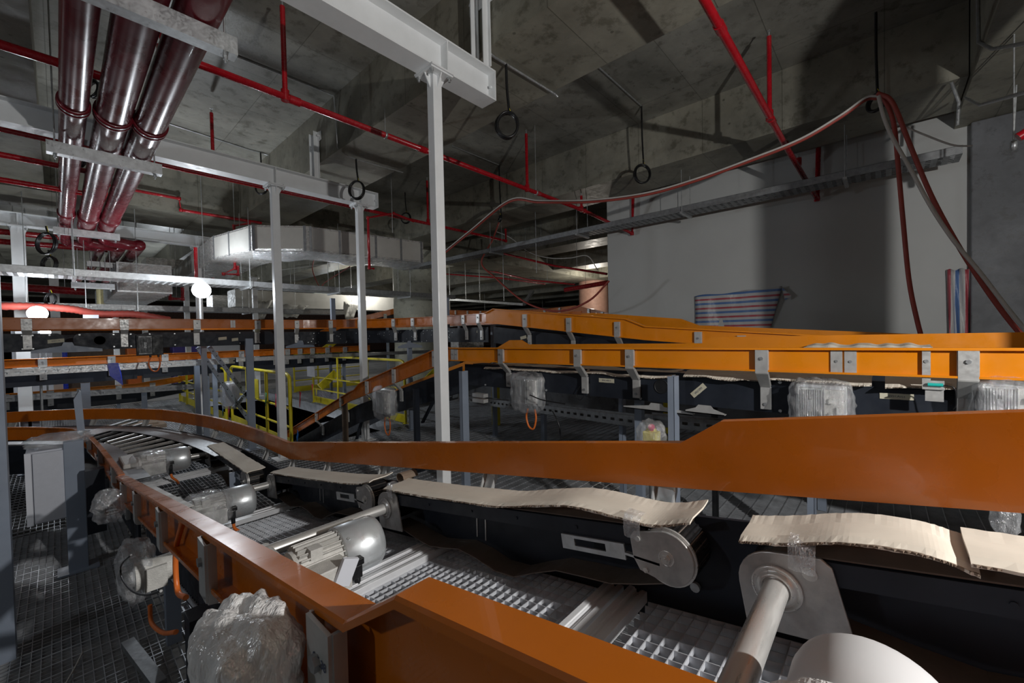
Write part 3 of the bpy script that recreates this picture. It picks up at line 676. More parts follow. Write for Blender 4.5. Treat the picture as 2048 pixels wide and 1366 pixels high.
    for q_ in (I - u * .066 + n * .038, I - u * .058 - n * .036):
        m = MB(); m.cyl(V(X0 - .012, q_), V(X0 - .0165, q_), .0065, 14); m.build('rivet', 'steel', ip)
    return t, D, I
U3 = belt_unit(1.654, .389, 'middle narrow belt unit of the near conveyor, bare round pulley at its right end')
U4 = belt_unit(.163, -1.10, 'narrow belt unit at the right edge, its large bearing plate nearest the camera')
U2 = belt_unit(3.18, 1.842, 'narrow belt unit left of the middle, behind the half wrapped motor', cid=-.24)
U1 = belt_unit(4.55, 3.42, 'short narrow belt unit beside the rollers of the curve', zb=.793, x_off=-.09, cdr=-.26, cid=-.25)
def cardboard(pts, w, label, curl=.012, seed=0, x0=.955, mat='card', droop=0.0):
    """strip laid on a belt: pts [(y, z)], lies from x0 to x0+w"""
    rnd = random.Random(seed); N = 46; m = MB(); cur = cat_rom([Vector((0, y, z)) for y, z in pts], 12); vv = []; K = 8; T = .005
    for i, p in enumerate(cur):
        e0 = rnd.uniform(-.0025, .0025); e1 = rnd.uniform(-.002, .002)
        for k in range(K):
            s = k / (K - 1); x = x0 + e0 * (s == 0) + (w + e1) * s; z = p.z + curl * max(0, s - .72) ** 1.3 * 3 - .006 * (s < .1) - droop * max(0, .3 - s) * 3 + .0006 * math.sin(i * .35 + k * .5)
            vv.append((x, p.y, z + T))
        for k in range(K):
            s = k / (K - 1); x = x0 + e0 * (s == 0) + (w + e1) * s; z = p.z + curl * max(0, s - .72) ** 1.3 * 3 - .006 * (s < .1) - droop * max(0, .3 - s) * 3 + .0006 * math.sin(i * .35 + k * .5)
            vv.append((x, p.y, z))
    n = len(cur); R2 = 2 * K; fs = []
    for i in range(n - 1):
        for k in range(K - 1):
            fs.append((i * R2 + k, i * R2 + k + 1, (i + 1) * R2 + k + 1, (i + 1) * R2 + k)); fs.append((i * R2 + K + k, (i + 1) * R2 + K + k, (i + 1) * R2 + K + k + 1, i * R2 + K + k + 1))
        fs.append((i * R2, (i + 1) * R2, (i + 1) * R2 + K, i * R2 + K)); fs.append((i * R2 + K - 1, i * R2 + R2 - 1, (i + 1) * R2 + R2 - 1, (i + 1) * R2 + K - 1))
    for b in (0, n - 1):
        fs.append(tuple(b * R2 + k for k in range(K)) + tuple(b * R2 + K + k for k in range(K - 1, -1, -1)))
    m.add(vv, fs); o = m.build('cardboard_strip', mat)
    if mat == 'card':
        q = MB(); w2 = []
        for i in range(len(cur) * 3 - 2):
            k = i // 3; f = (i % 3) / 3; p = cur[k].lerp(cur[min(k + 1, len(cur) - 1)], f); e = rnd.uniform(-.004, .0015); zz = p.z - .0005 - droop * .9
            w2 += [(x0 + e, p.y, zz - .004), (x0 + .03, p.y, zz - .004), (x0 + .03, p.y, zz), (x0 + e, p.y, zz)]
        q.add(w2, [(i * 4 + j, i * 4 + (j + 1) % 4, (i + 1) * 4 + (j + 1) % 4, (i + 1) * 4 + j) for i in range(len(w2) // 4 - 1) for j in range(4)]); q.build('torn_edge', 'cardb', o)
    tag(o, label, 'cardboard', 'cardboard strips laid over the belts'); return o
cb = lambda y, d=0: GA(y) - .176 + d
cardboard([(y, cb(y, d)) for y, d in ((1.66, .006), (1.4, 0), (1.1, .000), (.95, .002), (.80, .020), (.66, .034), (.52, .022), (.42, .012), (.33, .030))], .13, 'long cardboard strip with a hump on the middle narrow belt unit', seed=1)
cardboard([(y, cb(y, d)) for y, d in ((.23, .004), (.15, .012), (.05, .030), (-.05, .026), (-.11, .006))], .125, 'arched cardboard strip over the large bearing plate at right', seed=2)
cardboard([(y, cb(y, d)) for y, d in ((-.10, .022), (-.3, .010), (-.6, .005), (-1.1, .004))], .125, 'cardboard strip cut off by the right edge of the photo', seed=3)
cardboard([(y, cb(y, d)) for y, d in ((3.14, .004), (2.6, .0), (2.1, .004), (1.9, .012), (1.78, .030))], .125, 'cardboard strip on the belt unit left of the middle', seed=4)
cardboard([(y, .616) for y in (4.5, 4.1, 3.7, 3.36)], .12, 'dusty cardboard strip on the short belt unit beside the rollers', seed=5, x0=.87)
for (y_, key) in ((.47, 'long cardboard strip with a hump'), (1.60, 'long cardboard strip with a hump'), (.12, 'arched cardboard strip')):
    o = [q for q in bpy.data.objects if q.get('label', '').startswith(key)][0]; m = MB(); z_ = cb(y_) + .03; vv = []
    for i in range(5):
        yy_ = y_ - .022 + .011 * i
        for k, (dx, dz) in enumerate(((.03, .002), (.0, .0), (-.006, -.012), (-.008, -.035), (-.002 - .004 * (i % 2), -.058))): vv.append((.955 + dx, yy_, z_ + dz - (y_ < .2) * .012))
    m.add(vv, [(i * 5 + j, i * 5 + j + 1, (i + 1) * 5 + j + 1, (i + 1) * 5 + j) for i in range(4) for j in range(4)], True); m.build('clear_tape', 'bag', o)
# curled scrap of cardboard standing at the end of the middle unit
m = MB(); c = P(800, 957, X=1.06); 
for k in range(9):
    a0, a1 = math.pi * .16 * k, math.pi * .16 * (k + 1)
    p0 = c + Vector((0, -.03 * math.cos(a0), .022 * math.sin(a0))); p1 = c + Vector((0, -.03 * math.cos(a1), .022 * math.sin(a1)))
    m.hexa([p0, p0 + Vector((.08, 0, 0)), p1 + Vector((.08, 0, 0)), p1, p0 + ZZ * .003, p0 + Vector((.08, 0, .003)), p1 + Vector((.08, 0, .003)), p1 + ZZ * .003])
tag(m.build('cardboard_scrap', 'cardb'), 'curled brown scrap of cardboard between two strips', 'cardboard')

# ------------------------------------------------------------------ gear motors
def gear_motor(ys, label, fanpx, wrap=None, big=False, zoff=.0, xoff=0.0, yoff=-.165, zb=None, x1=.97, shaft=True, r=.084, x0s=.40):
    z = (GA(ys) - .26) if zb is None else zb
    my = ys + yoff; fc_ = P(*fanpx, Y=my) if not big else P(*fanpx, X=.64); my = fc_.y; mz = fc_.z; xoff = fc_.x - .625
    t = thing('gear_motor', label, 'motor', (.55, my, mz), None)
    X = lambda v: v + xoff
    if shaft:
        m = MB(); m.cyl((x0s, ys, z), (x1, ys, z), .0225, 24); m.cyl((.44, ys, z), (.462, ys, z), .03, 24); m.build('drive_shaft', 'steel', t)
    m = MB(); m.box(X(.295), X(.385), my - .06, ys + .045, mz - .06, mz + .045); m.build('gearbox', 'motor', t, bevel=.012)
    m = MB(); m.cyl((X(.385), my, mz), (X(.555), my, mz), r * .80, 24)
    for k in range(26):
        a = 2 * math.pi * k / 26; d = Vector((0, math.cos(a), math.sin(a)))
        m.bar(Vector((X(.40), my, mz)) + d * r * .86, Vector((X(.552), my, mz)) + d * r * .86, .004, r * .26, up=d)
    m.box(X(.43), X(.47), my - r * .75, my - r * .3, mz + r * .55, mz + r * .95)
    m.build('motor_body', 'motor', t)
    R = r * 1.12
    fm_ = 'drum' if big else 'fan'
    m = MB(); m.lathe((X(.545), my, mz), (1, 0, 0), [(0, R * .97), (.001, R), (.125, R), (.140, R * .97), (.152, R * .88), (.158, R * .74), (.160, R * .5), (.160, .002)], 48)
    fc = m.build('fan_cover', fm_, t)
    m = MB(); 
    for a in (-.9, .4, 2.3): m.cyl((X(.56), my + (R - .001) * math.cos(a), mz + (R - .001) * math.sin(a)), (X(.56), my + (R + .004) * math.cos(a), mz + (R + .004) * math.sin(a)), .005, 8)
    m.build('screw', 'galv', fc)
    # terminal box on the camera side
    m = MB(); m.box(X(.40), X(.53), my - r - .055, my - r * .55, mz - .055, mz + .030); m.box(X(.397), X(.533), my - r - .060, my - r - .052, mz - .058, mz + .033); tb = m.build('terminal_box', 'motor', t, bevel=.005)
    m = MB(); m.box(X(.535), X(.575), my - r - .05, my - r - .010, mz - .045, mz + .0); m.box(X(.555), X(.585), my - r - .045, my - r - .015, mz - .005, mz + .018); m.cyl((X(.565), my - r - .03, mz - .08), (X(.565), my - r - .03, mz - .04), .011, 12); m.build('plug', 'rubber', t, bevel=.003)
    m = MB(); m.tube(cat_rom([(X(.565), my - r - .03, mz - .07), (X(.57), my - r - .03, mz - .11), (X(.60), my - r - .01, mz - .15), (X(.62), my - r + .05, mz - .19)], 6), .0085, 10); m.build('cable', 'orangec', t)
    return t, my, mz, tb, fc_.x
G3 = gear_motor(1.654, 'bare silver motor with a finned body in the middle of the near conveyor', (715, 1091))
G2 = gear_motor(3.18, 'silver motor half wrapped in plastic film, second along the near conveyor', (478, 1003), yoff=-.22)
G1 = gear_motor(4.55, 'plastic wrapped silver motor beside the rollers of the curve', (355, 918), zb=.533, yoff=-.25, x1=.88)
G4 = gear_motor(.163, 'large pale motor cover in the bottom right corner', (1745, 1480), big=True, yoff=-.16, r=.080, x0s=.22)
text('NORD', 'raised_lettering', 'motor', G3[3], (G3[4] - .16, G3[1] - .084 - .0612, G3[2] - .012), (1, 0, 0), (0, 0, 1), .03)
m = MB(); c = P(688, 1142, Y=G3[1] - .15); m.bar(c + Vector((-.012, 0, -.045)), c + Vector((.02, -.012, .04)), .055, .014, up=(0, 1, 0)); tag(m.build('carton_tag', 'whitep', bevel=.001), 'small white box-shaped tag hanging on the bare motor', 'tag')
for (g, lab, sd) in ((G2, 'plastic film wrapped round the body of the second motor', 3), (G1, 'plastic film wrapped round the motor beside the rollers', 5)):
    blob('plastic_wrap', 'bag', None, (g[4] - .17, g[1] - .03, g[2]), (.115, .125, .105), sd, 4, .12, 4)
    tag(bpy.context.scene.collection.objects[-1] if False else bpy.data.objects[[o.name for o in bpy.data.objects if o.name.startswith('plastic_wrap')][-1]], lab, 'plastic film')
o = blob('plastic_wrap', 'bagw', None, (G4[4] - .075, G4[1], G4[2] - .006), (.035, .097, .097), 8, 4, .10, 3); tag(o, 'milky plastic film round the lower part of the pale motor in the bottom right corner', 'plastic film')

# ------------------------------------------------------------------ curved roller conveyor at left
Bc = thing('curved_conveyor', 'curved roller conveyor with orange side guards sweeping away to the left', 'conveyor', (.5, 5, 0))
outer = [(1.12, 3.28), (1.10, 4.1), (1.02, 4.9), (.86, 5.6), (.65, 6.2), (.15, 6.88), (-.45, 7.36), (-1.4, 7.85), (-3.2, 8.3)]
inner = [(.24, 3.30), (.195, 4.37), (.125, 5.25), (-.05, 5.66), (-.40, 6.12), (-1.1, 6.70), (-3.2, 7.4)]
oc = cat_rom([(a, b, 0) for a, b in outer], 5); ic = cat_rom([(a, b, 0) for a, b in inner], 4)
zt = .793
rail('side_guard', [(p.x, p.y, zt, .118) for p in oc], -1, Bc)
rail('side_guard', [(p.x, p.y, zt, .118) for p in ic], 1, Bc)
wall_strip('side_panel', [(p.x - .05, p.y - .02, zt - .18, .28) for p in oc], -1, Bc)
wall_strip('side_panel', [(p.x + .05, p.y + .02, zt - .18, .28) for p in ic], 1, Bc)
def lerp_path(c, t):
    L = [0]
    for a, b in zip(c, c[1:]): L.append(L[-1] + (b - a).length)
    d = t * L[-1]
    for i in range(len(c) - 1):
        if L[i + 1] >= d: return c[i].lerp(c[i + 1], (d - L[i]) / max(1e-9, L[i + 1] - L[i])), (c[i + 1] - c[i]).normalized()
    return c[-1], (c[-1] - c[-2]).normalized()
for t_ in (.06, .14, .22, .31, .40, .49, .60, .72):
    p, d = lerp_path(oc, t_); bracket(p.x, p.y, zt, (d.y, -d.x), Bc, inset=.05)
for t_ in (.05, .16, .26, .55, .72):
    p, d = lerp_path(ic, t_); bracket(p.x, p.y, zt, (-d.y, d.x), Bc, inset=.06)
for pth, s in ((oc, -.13), (ic, .13)):     # flat cover plates beside the rollers
    m = MB(); vv = []
    for p, q in zip(pth, pth[1:]):
        pass
    N = len(pth)
    for i in range(N):
        d = (pth[min(i + 1, N - 1)] - pth[max(i - 1, 0)]).normalized(); nn = Vector((-d.y, d.x, 0)); a = pth[i]; 
        sgn = 1 if s < 0 else -1
        e0 = a + nn * sgn * .045; e1 = a + nn * sgn * (.045 + (.22 if s < 0 else .15))
        vv += [(e0.x, e0.y, .608), (e1.x, e1.y, .608), (e1.x, e1.y, .602), (e0.x, e0.y, .602)]
    k0 = 5 if s < 0 else 2
    m.add(vv, [(i * 4 + j, i * 4 + (j + 1) % 4, (i + 1) * 4 + (j + 1) % 4, (i + 1) * 4 + j) for i in range(k0, N - 1) for j in range(4)]); m.build('cover_plate', 'galvd', Bc)
m = MB(); m.prism([(.22, 4.5, .50), (1.0, 4.5, .50), (.90, 6.2, .50), (.0, 6.9, .50), (-.1, 5.9, .50)], (0, 0, .008)); m.build('roller_gap_dark', 'black', Bc)  # black sheet put in as the darkness between the rollers
for k in range(11):     # rollers fan round the inside of the curve
    y = 4.62 + .165 * k
    a = Vector((.36 - .012 * k - max(0, k - 6) * .03, y, .585)); b = Vector((.93 - .035 * k, y + .10 + .06 * k, .585))
    m = MB(); m.cyl(a, b, .015, 16); m.cyl(a - (b - a).normalized() * .03, b + (b - a).normalized() * .03, .006, 8); m.build('roller', 'steel' if k < 7 else 'galvd', Bc)
m = MB(); m.hexa([(.03, 6.0, .604), (.18, 6.0, .604), (.52, 6.38, .604), (.30, 6.55, .604), (.03, 6.0, .61), (.18, 6.0, .61), (.52, 6.38, .61), (.30, 6.55, .61)]); m.build('cover_plate', 'galv', Bc)
alu_rail(4.35, .31, 1.02, 'near one of the aluminium rail pair in front of the rollers', z=.40); alu_rail(4.43, .31, 1.02, 'far one of the aluminium rail pair in front of the rollers', z=.40)

# ------------------------------------------------------------------ conveyor C (middle, level, then descending into the floor)
XC = 2.7
Cc = thing('middle_conveyor', 'level conveyor with orange guards across the middle right, dropping away at its left end', 'conveyor', (3.1, 1.5, 0))
zc = lambda y: 1.460 - .008 * y
CP_ = [(-2.6, 0), (3.28, 0)]
def zC(y):
    if y < 3.28: return zc(y)
    if y < 5.5: return 1.434 + (y - 3.28) * (.80 - 1.434) / 2.22
    return .80 + (y - 5.5) * (-.375)
rail('side_guard', [(XC, y, zC(y), .135) for y in (-2.6, 3.12, 3.28)] , 1, Cc, 'orange2')
rail('side_guard', [(XC, y, zC(y) + e, .135 + e) for y, e in ((3.282, .0), (3.42, .055), (5.2, .055), (5.35, 0), (5.5, 0), (8.6, 0))], 1, Cc, 'orange')
rail('side_guard', [(XC + .87, y, zC(y) + e, .135 + e) for y, e in ((-2.6, .05), (1.05, .05), (1.12, 0), (3.0, 0), (3.1, .05), (3.28, .05), (3.6, 0), (5.5, 0), (8.6, 0))], -1, Cc, 'orange2')
wall_strip('side_panel', [(XC + .10, y, zC(y) - .175, .21) for y in (-2.6, .15)], 1, Cc)
wall_strip('side_panel', [(XC + .10, y, zC(y) - .175, .21) for y in (.25, 1.72)], 1, Cc)
wall_strip('side_panel', [(XC + .10, y, zC(y) - .175, .21) for y in (1.75, 3.2)], 1, Cc)
wall_strip('side_panel', [(XC + .10, y, zC(y) - .20, .26) for y in (3.25, 5.5, 8.6)], 1, Cc)
wall_strip('side_panel', [(XC + .80, y, zC(y) - .175, .21) for y in (-2.6, 3.2, 5.5, 8.6)], -1, Cc)
for px_ in (1005, 1158, 1262, 1525, 1935):
    q = P(px_, 720, X=XC); bracket(XC, q.y, zC(q.y), (-1, 0), Cc, w=.062, h=.135, inset=.10, drop=.18, low=.13)
for yy in (3.55, 4.35, 5.0, 5.75, 6.6): bracket(XC, yy, zC(yy) + (.05 if yy < 5.2 else 0), (-1, 0), Cc, w=.06, h=.17 if yy < 5.2 else .13, inset=.10)
for yy in (-.5, .6, 1.8): bracket(XC + .87, yy, zC(yy), (1, 0), Cc, inset=.10)
for px_ in (910, 1687):      # joint plates on the guard
    q = P(px_, 720, X=XC)
    m = MB()
    for dy in (-.028, .028): m.box(XC - .010, XC - .0045, q.y + dy - .024, q.y + dy + .024, zC(q.y) - .128, zC(q.y) - .014)
    j = m.build('joint_plate', 'bracket', Cc)
    m = MB()
    for dy in (-.028, .028): m.cyl((XC - .014, q.y + dy, zC(q.y) - .07), (XC - .010, q.y + dy, zC(q.y) - .07), .007, 8)
    m.build('bolt', 'galvd', j)
# bed, belts and pulleys of the middle conveyor
m = MB(); m.box(XC + .12, XC + .26, -2.6, 3.1, zc(0) - .235, zc(0) - .195); m.box(XC + .62, XC + .78, -2.6, 3.1, zc(0) - .235, zc(0) - .195); m.build('belt_bed', 'panel', Cc)
for y in (1.05, 2.35, 2.55):
    m = MB(); m.cyl((XC + .13, y, zc(y) - .225), (XC + .25, y, zc(y) - .225), .05, 24); m.cyl((XC + .125, y, zc(y) - .225), (XC + .13, y, zc(y) - .225), .055, 24); m.build('pulley', 'plate', Cc)
m = MB()
for y in (-.15, .3, .45, 1.3, 2.15, 2.9):
    for dz in (-.205, -.37): m.cyl((XC + .092, y, zc(y) + dz), (XC + .1, y, zc(y) + dz), .009, 8)
m.build('bolt', 'galv', Cc)
for y in (.22, 1.15, 2.6): 
    m = MB(); m.lathe((XC + .099, y, zc(y) - .275), (-1, 0, 0), [(0, .05), (.003, .05), (.004, .046), (.001, .044)], 24); m.build('hole_cover', 'black', Cc)
for (px_, py_, w_, h_, s, ang) in ((1213, 761, .13, .032, '0351.A02-S', 0), (1793, 793, .125, .030, '0351.Art.t', .02), (1397, 781, .11, .038, '(A)1293', .75), (2015, 800, .07, .05, '', 0)):
    q = P(px_, py_, X=XC + .098); tape_label((XC + .0975, q.y, q.z), (0, -math.cos(ang), math.sin(ang)), (0, math.sin(ang), math.cos(ang)), w_, h_, s, Cc)
q = P(1158, 733, X=XC - .012); text('01L-W1.B', 'writing', 'ink', Cc, (XC - .0125, q.y, q.z), (0, -1, 0), (0, 0, 1), .016)
def strip2(ya, yb_, x0, w, dz, label, seed, mat='card'):
    rnd = random.Random(seed); n = 14; pts = []
    for k in range(n): y = ya + (yb_ - ya) * k / (n - 1); pts.append((y, zc(y) - .19 + dz + rnd.uniform(0, .022)))
    return cardboard(pts, w, label, seed=seed, x0=x0, mat=mat, droop=.03)
strip2(2.9, 1.05, XC + .08, .18, 0, 'long cardboard strip under the middle orange guard, left part', 11)
strip2(.98, .05, XC + .04, .26, .018, 'wide wrinkled cardboard strip under the middle orange guard', 12)
strip2(-.0, -1.2, XC + .03, .27, .014, 'cardboard strip under the right end of the middle orange guard', 13)
strip2(.4, -.2, XC + .55, .26, .16, 'bulging cardboard sheet behind the top of the middle orange guard', 14)
# photo sensor bracket
q = P(1857, 720, X=XC); t = thing('sensor_bracket', 'small grey bracket with a teal sensor clipped over the middle orange guard', 'sensor', (XC, q.y, zc(q.y)))
m = MB(); z0_ = zc(q.y); m.box(XC - .018, XC - .012, q.y - .006, q.y + .022, z0_ - .15, z0_ + .004); m.box(XC - .018, XC - .012, q.y - .05, q.y + .022, z0_ - .19, z0_ - .15); m.box(XC - .018, XC - .012, q.y - .048, q.y + .012, z0_ - .245, z0_ - .19); m.box(XC - .03, XC - .018, q.y - .05, q.y + .022, z0_ - .19, z0_ - .184); m.build('bracket', 'bracket', t)
m = MB(); m.cyl((XC - .026, q.y + .004, z0_ - .168), (XC - .026, q.y - .045, z0_ - .168), .008, 12); m.build('sensor', 'teal', t)
m = MB(); m.tube(cat_rom([(XC - .026, q.y - .045, z0_ - .168), (XC - .03, q.y - .08, z0_ - .18), (XC - .02, q.y - .085, z0_ - .25), (XC + .02, q.y - .08, z0_ - .28)], 6), .0025, 6); m.build('cable', 'rubber', t)
m = MB(); m.cyl((XC - .022, q.y + .008, z0_ - .062), (XC - .018, q.y + .008, z0_ - .062), .008, 8); m.build('screw', 'galvd', t)

def inverter(x, yc_, zc_, s, label, wrap=True, seed=0, cable=True, finmat='fins', axis='y', film_label=None):
    """box-shaped motor drive with heat sink fins; faces -X (axis y) or -Y (axis x)"""
    t = thing('motor_drive', label, 'motor drive', (x, yc_, zc_) if axis == 'y' else (yc_, x, zc_))
    def T(a, b, c_, d, e, f, m):     # a..b depth out, c..d along, e..f height
        if axis == 'y': m.box(x - b, x - a, yc_ + c_, yc_ + d, zc_ + e, zc_ + f)
        else: m.box(yc_ - d, yc_ - c_, x - b, x - a, zc_ + e, zc_ + f)
    m = MB(); T(0, .06, -s * .62, s * .62, -s * .62, s * .62, m); m.build('housing', 'black' if finmat == 'fins' else 'galv', t, bevel=.004)
    m = MB()
    for k in range(11):
        u = -s * .05 + s * .56 * k / 10
        T(.06, .095, u, u + s * .022, -s * .5, s * .5, m)
    T(.06, .1, -s * .06, s * .54, s * .48, s * .54, m); T(.06, .1, -s * .06, s * .54, -s * .54, -s * .48, m); T(.06, .1, s * .2, s * .3, -s * .18, s * .18, m)
    m.build('heat_sink', finmat, t)
    m = MB(); T(.06, .085, -s * .56, -s * .1, -s * .5, s * .5, m); T(.085, .10, -s * .5, -s * .4, -s * .2, -.0 * s, m); T(.085, .10, -s * .32, -s * .22, .1 * s, .24 * s, m); T(.085, .10, -s * .32, -s * .22, -.3 * s, -.18 * s, m); m.build('connector_panel', 'black' if finmat == 'fins' else 'motor', t)
    if cable:
        def V(d, l, h): return (x - d, yc_ + l, zc_ + h) if axis == 'y' else (yc_ - l, x - d, zc_ + h)
        m = MB(); m.cyl(V(.05, .0, -s * .75), V(.05, .0, -s * .62), .012, 10); m.cyl(V(.05, -s * .38, -s * .75), V(.05, -s * .38, -s * .62), .012, 10); m.build('cable_gland', 'rubber', t)
        m = MB(); m.tube(cat_rom([V(.05, 0, -s * .75), V(.05, .02, -s * 1.15), V(.05, -s * .04, -s * 1.55), V(.05, -s * .30, -s * 1.6), V(.05, -s * .44, -s * 1.15), V(.05, -s * .38, -s * .72)], 8), .0085, 10); m.build('cable', 'orangec', t)
    if wrap:
        c = (x - .05, yc_, zc_ - s * .05) if axis == 'y' else (yc_, x - .05, zc_ - s * .05)
        sz = (.085, s * .78, s * .85) if axis == 'y' else (s * .78, .085, s * .85)
        o = blob('plastic_wrap', 'bag', None, c, sz, seed, 4, .16, 4.5); tag(o, film_label or (label + ', its film'), 'plastic film')
    return t
q = P(1050, 783, X=XC); inverter(XC + .085, q.y, P(1050, 783, X=XC).z, .20, 'finned motor drive on the dark panel, above the orange cable loop', True, 21, finmat='galv', film_label='clear plastic bag over the drive above the orange cable loop')
q = P(1640, 812, X=XC); inverter(XC + .085, q.y, q.z, .175, 'finned motor drive behind the raised near guard, in clear film', True, 22, False, finmat='galv', film_label='clear plastic film over the drive behind the raised near guard')
q = P(2025, 812, X=XC); inverter(XC + .085, q.y, q.z, .15, 'motor drive cut off by the right edge of the photo', True, 23, False, finmat='galv', film_label='plastic film over the drive at the right edge')
yy = P(765, 815, X=XC).y; inverter(XC + .085, yy, P(765, 805, X=XC).z, .25, 'motor drive hanging on the descending part of the middle conveyor', True, 24, finmat='galv', film_label='cloudy plastic bag over the drive on the descending conveyor')

# ================================================================== MORE CONVEYORS
def brk(parent, x, y, zt, out, **k): return bracket(x, y, zt, out, parent, **k)
# legs and arms of the middle conveyor
leg('conveyor_leg', P(933, 900, X=2.55).x, P(933, 900, X=2.55).y, P(930, 742, X=2.55).z, 0, 'blue-grey upright just right of the tall middle post', w=.075)
leg('conveyor_leg', 2.6, P(1354, 900, X=2.6).y, P(1350, 752, X=2.6).z, 0, 'blue-grey upright right of the yellow emergency button', w=.075)
leg('conveyor_leg', 3.5, .99, 1.05, 0, 'black leg with a round foot seen under the near orange guard', w=.03, mat='black')
leg('conveyor_leg', 3.55, P(1243, 830, X=3.5).y, 1.1, 0, 'thin grey upright below the middle conveyor, left of the yellow button', w=.06)
leg('conveyor_leg', 3.4, .35, 1.05, 0, 'dark upright below the near guard at right, behind the arched cardboard', w=.09)
leg('conveyor_leg', 2.75, P(835, 830, X=2.75).y, .95, 0, 'dark upright under the descending conveyor', w=.06, mat='panel')
leg('conveyor_leg', 2.72, P(692, 860, X=2.72).y, P(692, 800, X=2.72).z, 0, 'upright wrapped in cardboard under the descending conveyor', w=.07, mat='cardb')
q = P(1300, 822, X=2.62); support_arm(2.60, q.y - .05, q.z + .02, .46, (0, 1, 0), 'pale tapered arm reaching left from the upright right of the yellow button', 'bracket', .45)
q = P(1420, 832, X=2.62); support_arm(2.58, q.y + .02, q.z + .03, .22, (0, 1, 0), 'short pale arm above the step of the near guard', 'bracket', .45)
m = MB(); q = P(955, 790, X=2.62)
for dz in (0, -.05): m.box(2.60, 2.66, q.y - .10, q.y + .05, q.z + dz - .016, q.z + dz + .016)
tag(m.build('support_arm', 'bracket'), 'pair of short grey arms beside the upright right of the tall post', 'bracket')
# diagonal braces of the descending part
for (a, b, lab) in (((868, 800), (845, 845), 'slanting brace under the descending conveyor, right one'), ((730, 820), (712, 882), 'slanting brace under the descending conveyor beside the wrapped upright')):
    m = MB(); m.bar(P(*a, X=3.0), P(*b, X=3.0), .04, .02); tag(m.build('brace', 'panel'), lab, 'brace')

# conveyor behind the middle one: slopes up to a crest, then bends left and runs level along X
XD = 3.9
D_ = thing('rear_conveyor', 'rear conveyor that climbs behind the middle one and bends left past the round column', 'conveyor', (4.3, 2, 0))
def zD(y): return 1.455 + max(0, y - .3) * .108 if y < 3.95 else 1.849
pD = [(XD, y, zD(y) + e, .14 + e) for y, e in ((-.3, 0), (1.75, 0), (1.95, .06), (3.85, .06), (4.0, 0))]
rail('side_guard', pD, 1, D_, 'orange2')
for y, e in ((2.05, 0), (2.65, 0), (3.3, 0), (1.25, 0), (.9, 0)): brk(D_, XD, y, zD(y) + (.06 if y > 1.9 else 0) - (.03 if y > 1.9 else 0), (-1, 0), w=.06, h=.16, inset=.09)
rail('side_guard', [(XD + .95, y, zD(y) + e, .14 + e) for y, e in ((-.4, 0.02), (1.55, .02), (1.75, .08), (2.9, .08), (3.1, .06))], -1, D_, 'orange2')
wall_strip('side_panel', [(XD + .09, y, zD(y) - .19, .22) for y in (-.3, 2.0, 3.95)], 1, D_)
wall_strip('side_panel', [(XD + .86, y, zD(y) - .19, .22) for y in (-.3, 2.0, 3.95)], -1, D_)
cu = [(3.9, 4.0), (3.95, 4.6), (3.93, 5.15), (3.8, 5.75), (3.55, 6.3), (3.2, 6.7), (2.75, 6.92), (2.3, 7.0)]
cc = cat_rom([(a, b, 0) for a, b in cu], 5)
rail('side_guard', [(p.x, p.y, 1.849, .13) for p in cc], 1, D_, 'orange')
wall_strip('side_panel', [(p.x + .06, p.y + .03, 1.849 - .19, .21) for p in cc], 1, D_)
for t_ in (.04, .13, .30, .42, .52, .68, .80, .93):
    p, d = lerp_path(cc, t_); brk(D_, p.x, p.y, 1.849, (-d.y, d.x), w=.06, inset=.06)
m = MB(); rnd = random.Random(4)
for k in range(60):
    t_ = .2 + .75 * rnd.random(); p, d = lerp_path(cc, t_); nn = Vector((-d.y, d.x, 0)); p = p + Vector((.06, .03, 0)) + ZZ * (1.65 - .19 * rnd.random()); m.cyl(p + nn * -.002, p + nn * .005, .006, 6)
m.build('bolt', 'galv', D_)
oc2 = cat_rom([(a, b, 0) for a, b in ((4.85, 3.1), (4.9, 4.5), (4.9, 5.3), (4.7, 6.2), (4.3, 7.0), (3.8, 7.5), (3.0, 7.85), (2.3, 7.92))], 4)
rail('side_guard', [(p.x, p.y, 1.849, .13) for p in oc2], -1, D_, 'orange')
for (px_, py_, w_, h_, an) in ((1047, 675, .13, .05, .2), (1058, 677, .08, .05, -.3), (957, 664, .09, .05, -.4), (1205, 0, 0, 0, 0)):
    if w_:
        q = P(px_, py_, X=XD + .085); tape_label((XD + .084, q.y, q.z), (0, -math.cos(an), math.sin(an)), (0, math.sin(an), math.cos(an)), w_ * .8, h_ * .8, '', D_)
# level conveyor running left to the photo's edge
YE = 7.0; ZE = 1.849
E_ = thing('upper_conveyor', 'upper level conveyor with orange guard running to the left edge above the others', 'conveyor', (0, 7.4, 0))
rail('side_guard', [(x, YE, ZE, .13) for x in (-4.5, 2.3)], -1, E_)
rail('side_guard', [(x, YE + .92, ZE, .13) for x in (-4.5, 2.3)], 1, E_)
def panel_x(x0, x1, y, zt, h, parent, round_l=True, round_r=True, name='side_panel'):
    m = MB(); r = .07; poly = []
    def arc(cx, cz, a0, a1): 
        return [Vector((cx + r * math.cos(a0 + (a1 - a0) * k / 6), y, cz + r * math.sin(a0 + (a1 - a0) * k / 6))) for k in range(7)]
    poly += arc(x1 - r, zt - h + r * .4 + r * .6, 0, -math.pi / 2 * .0) [:1]
    poly = [Vector((x0 + .02, y, zt - h)), Vector((x1 - .02, y, zt - h)), Vector((x1, y, zt - h + .04))] + arc(x1 - r, zt - r, 0, math.pi / 2) + arc(x0 + r, zt - r, math.pi / 2, math.pi) + [Vector((x0, y, zt - h + .04))]
    m.prism(poly, (0, .012, 0)); return m.build(name, 'panel', parent)
zp = ZE - .175
px2x = lambda px, y: P(px, 690, Y=y).x
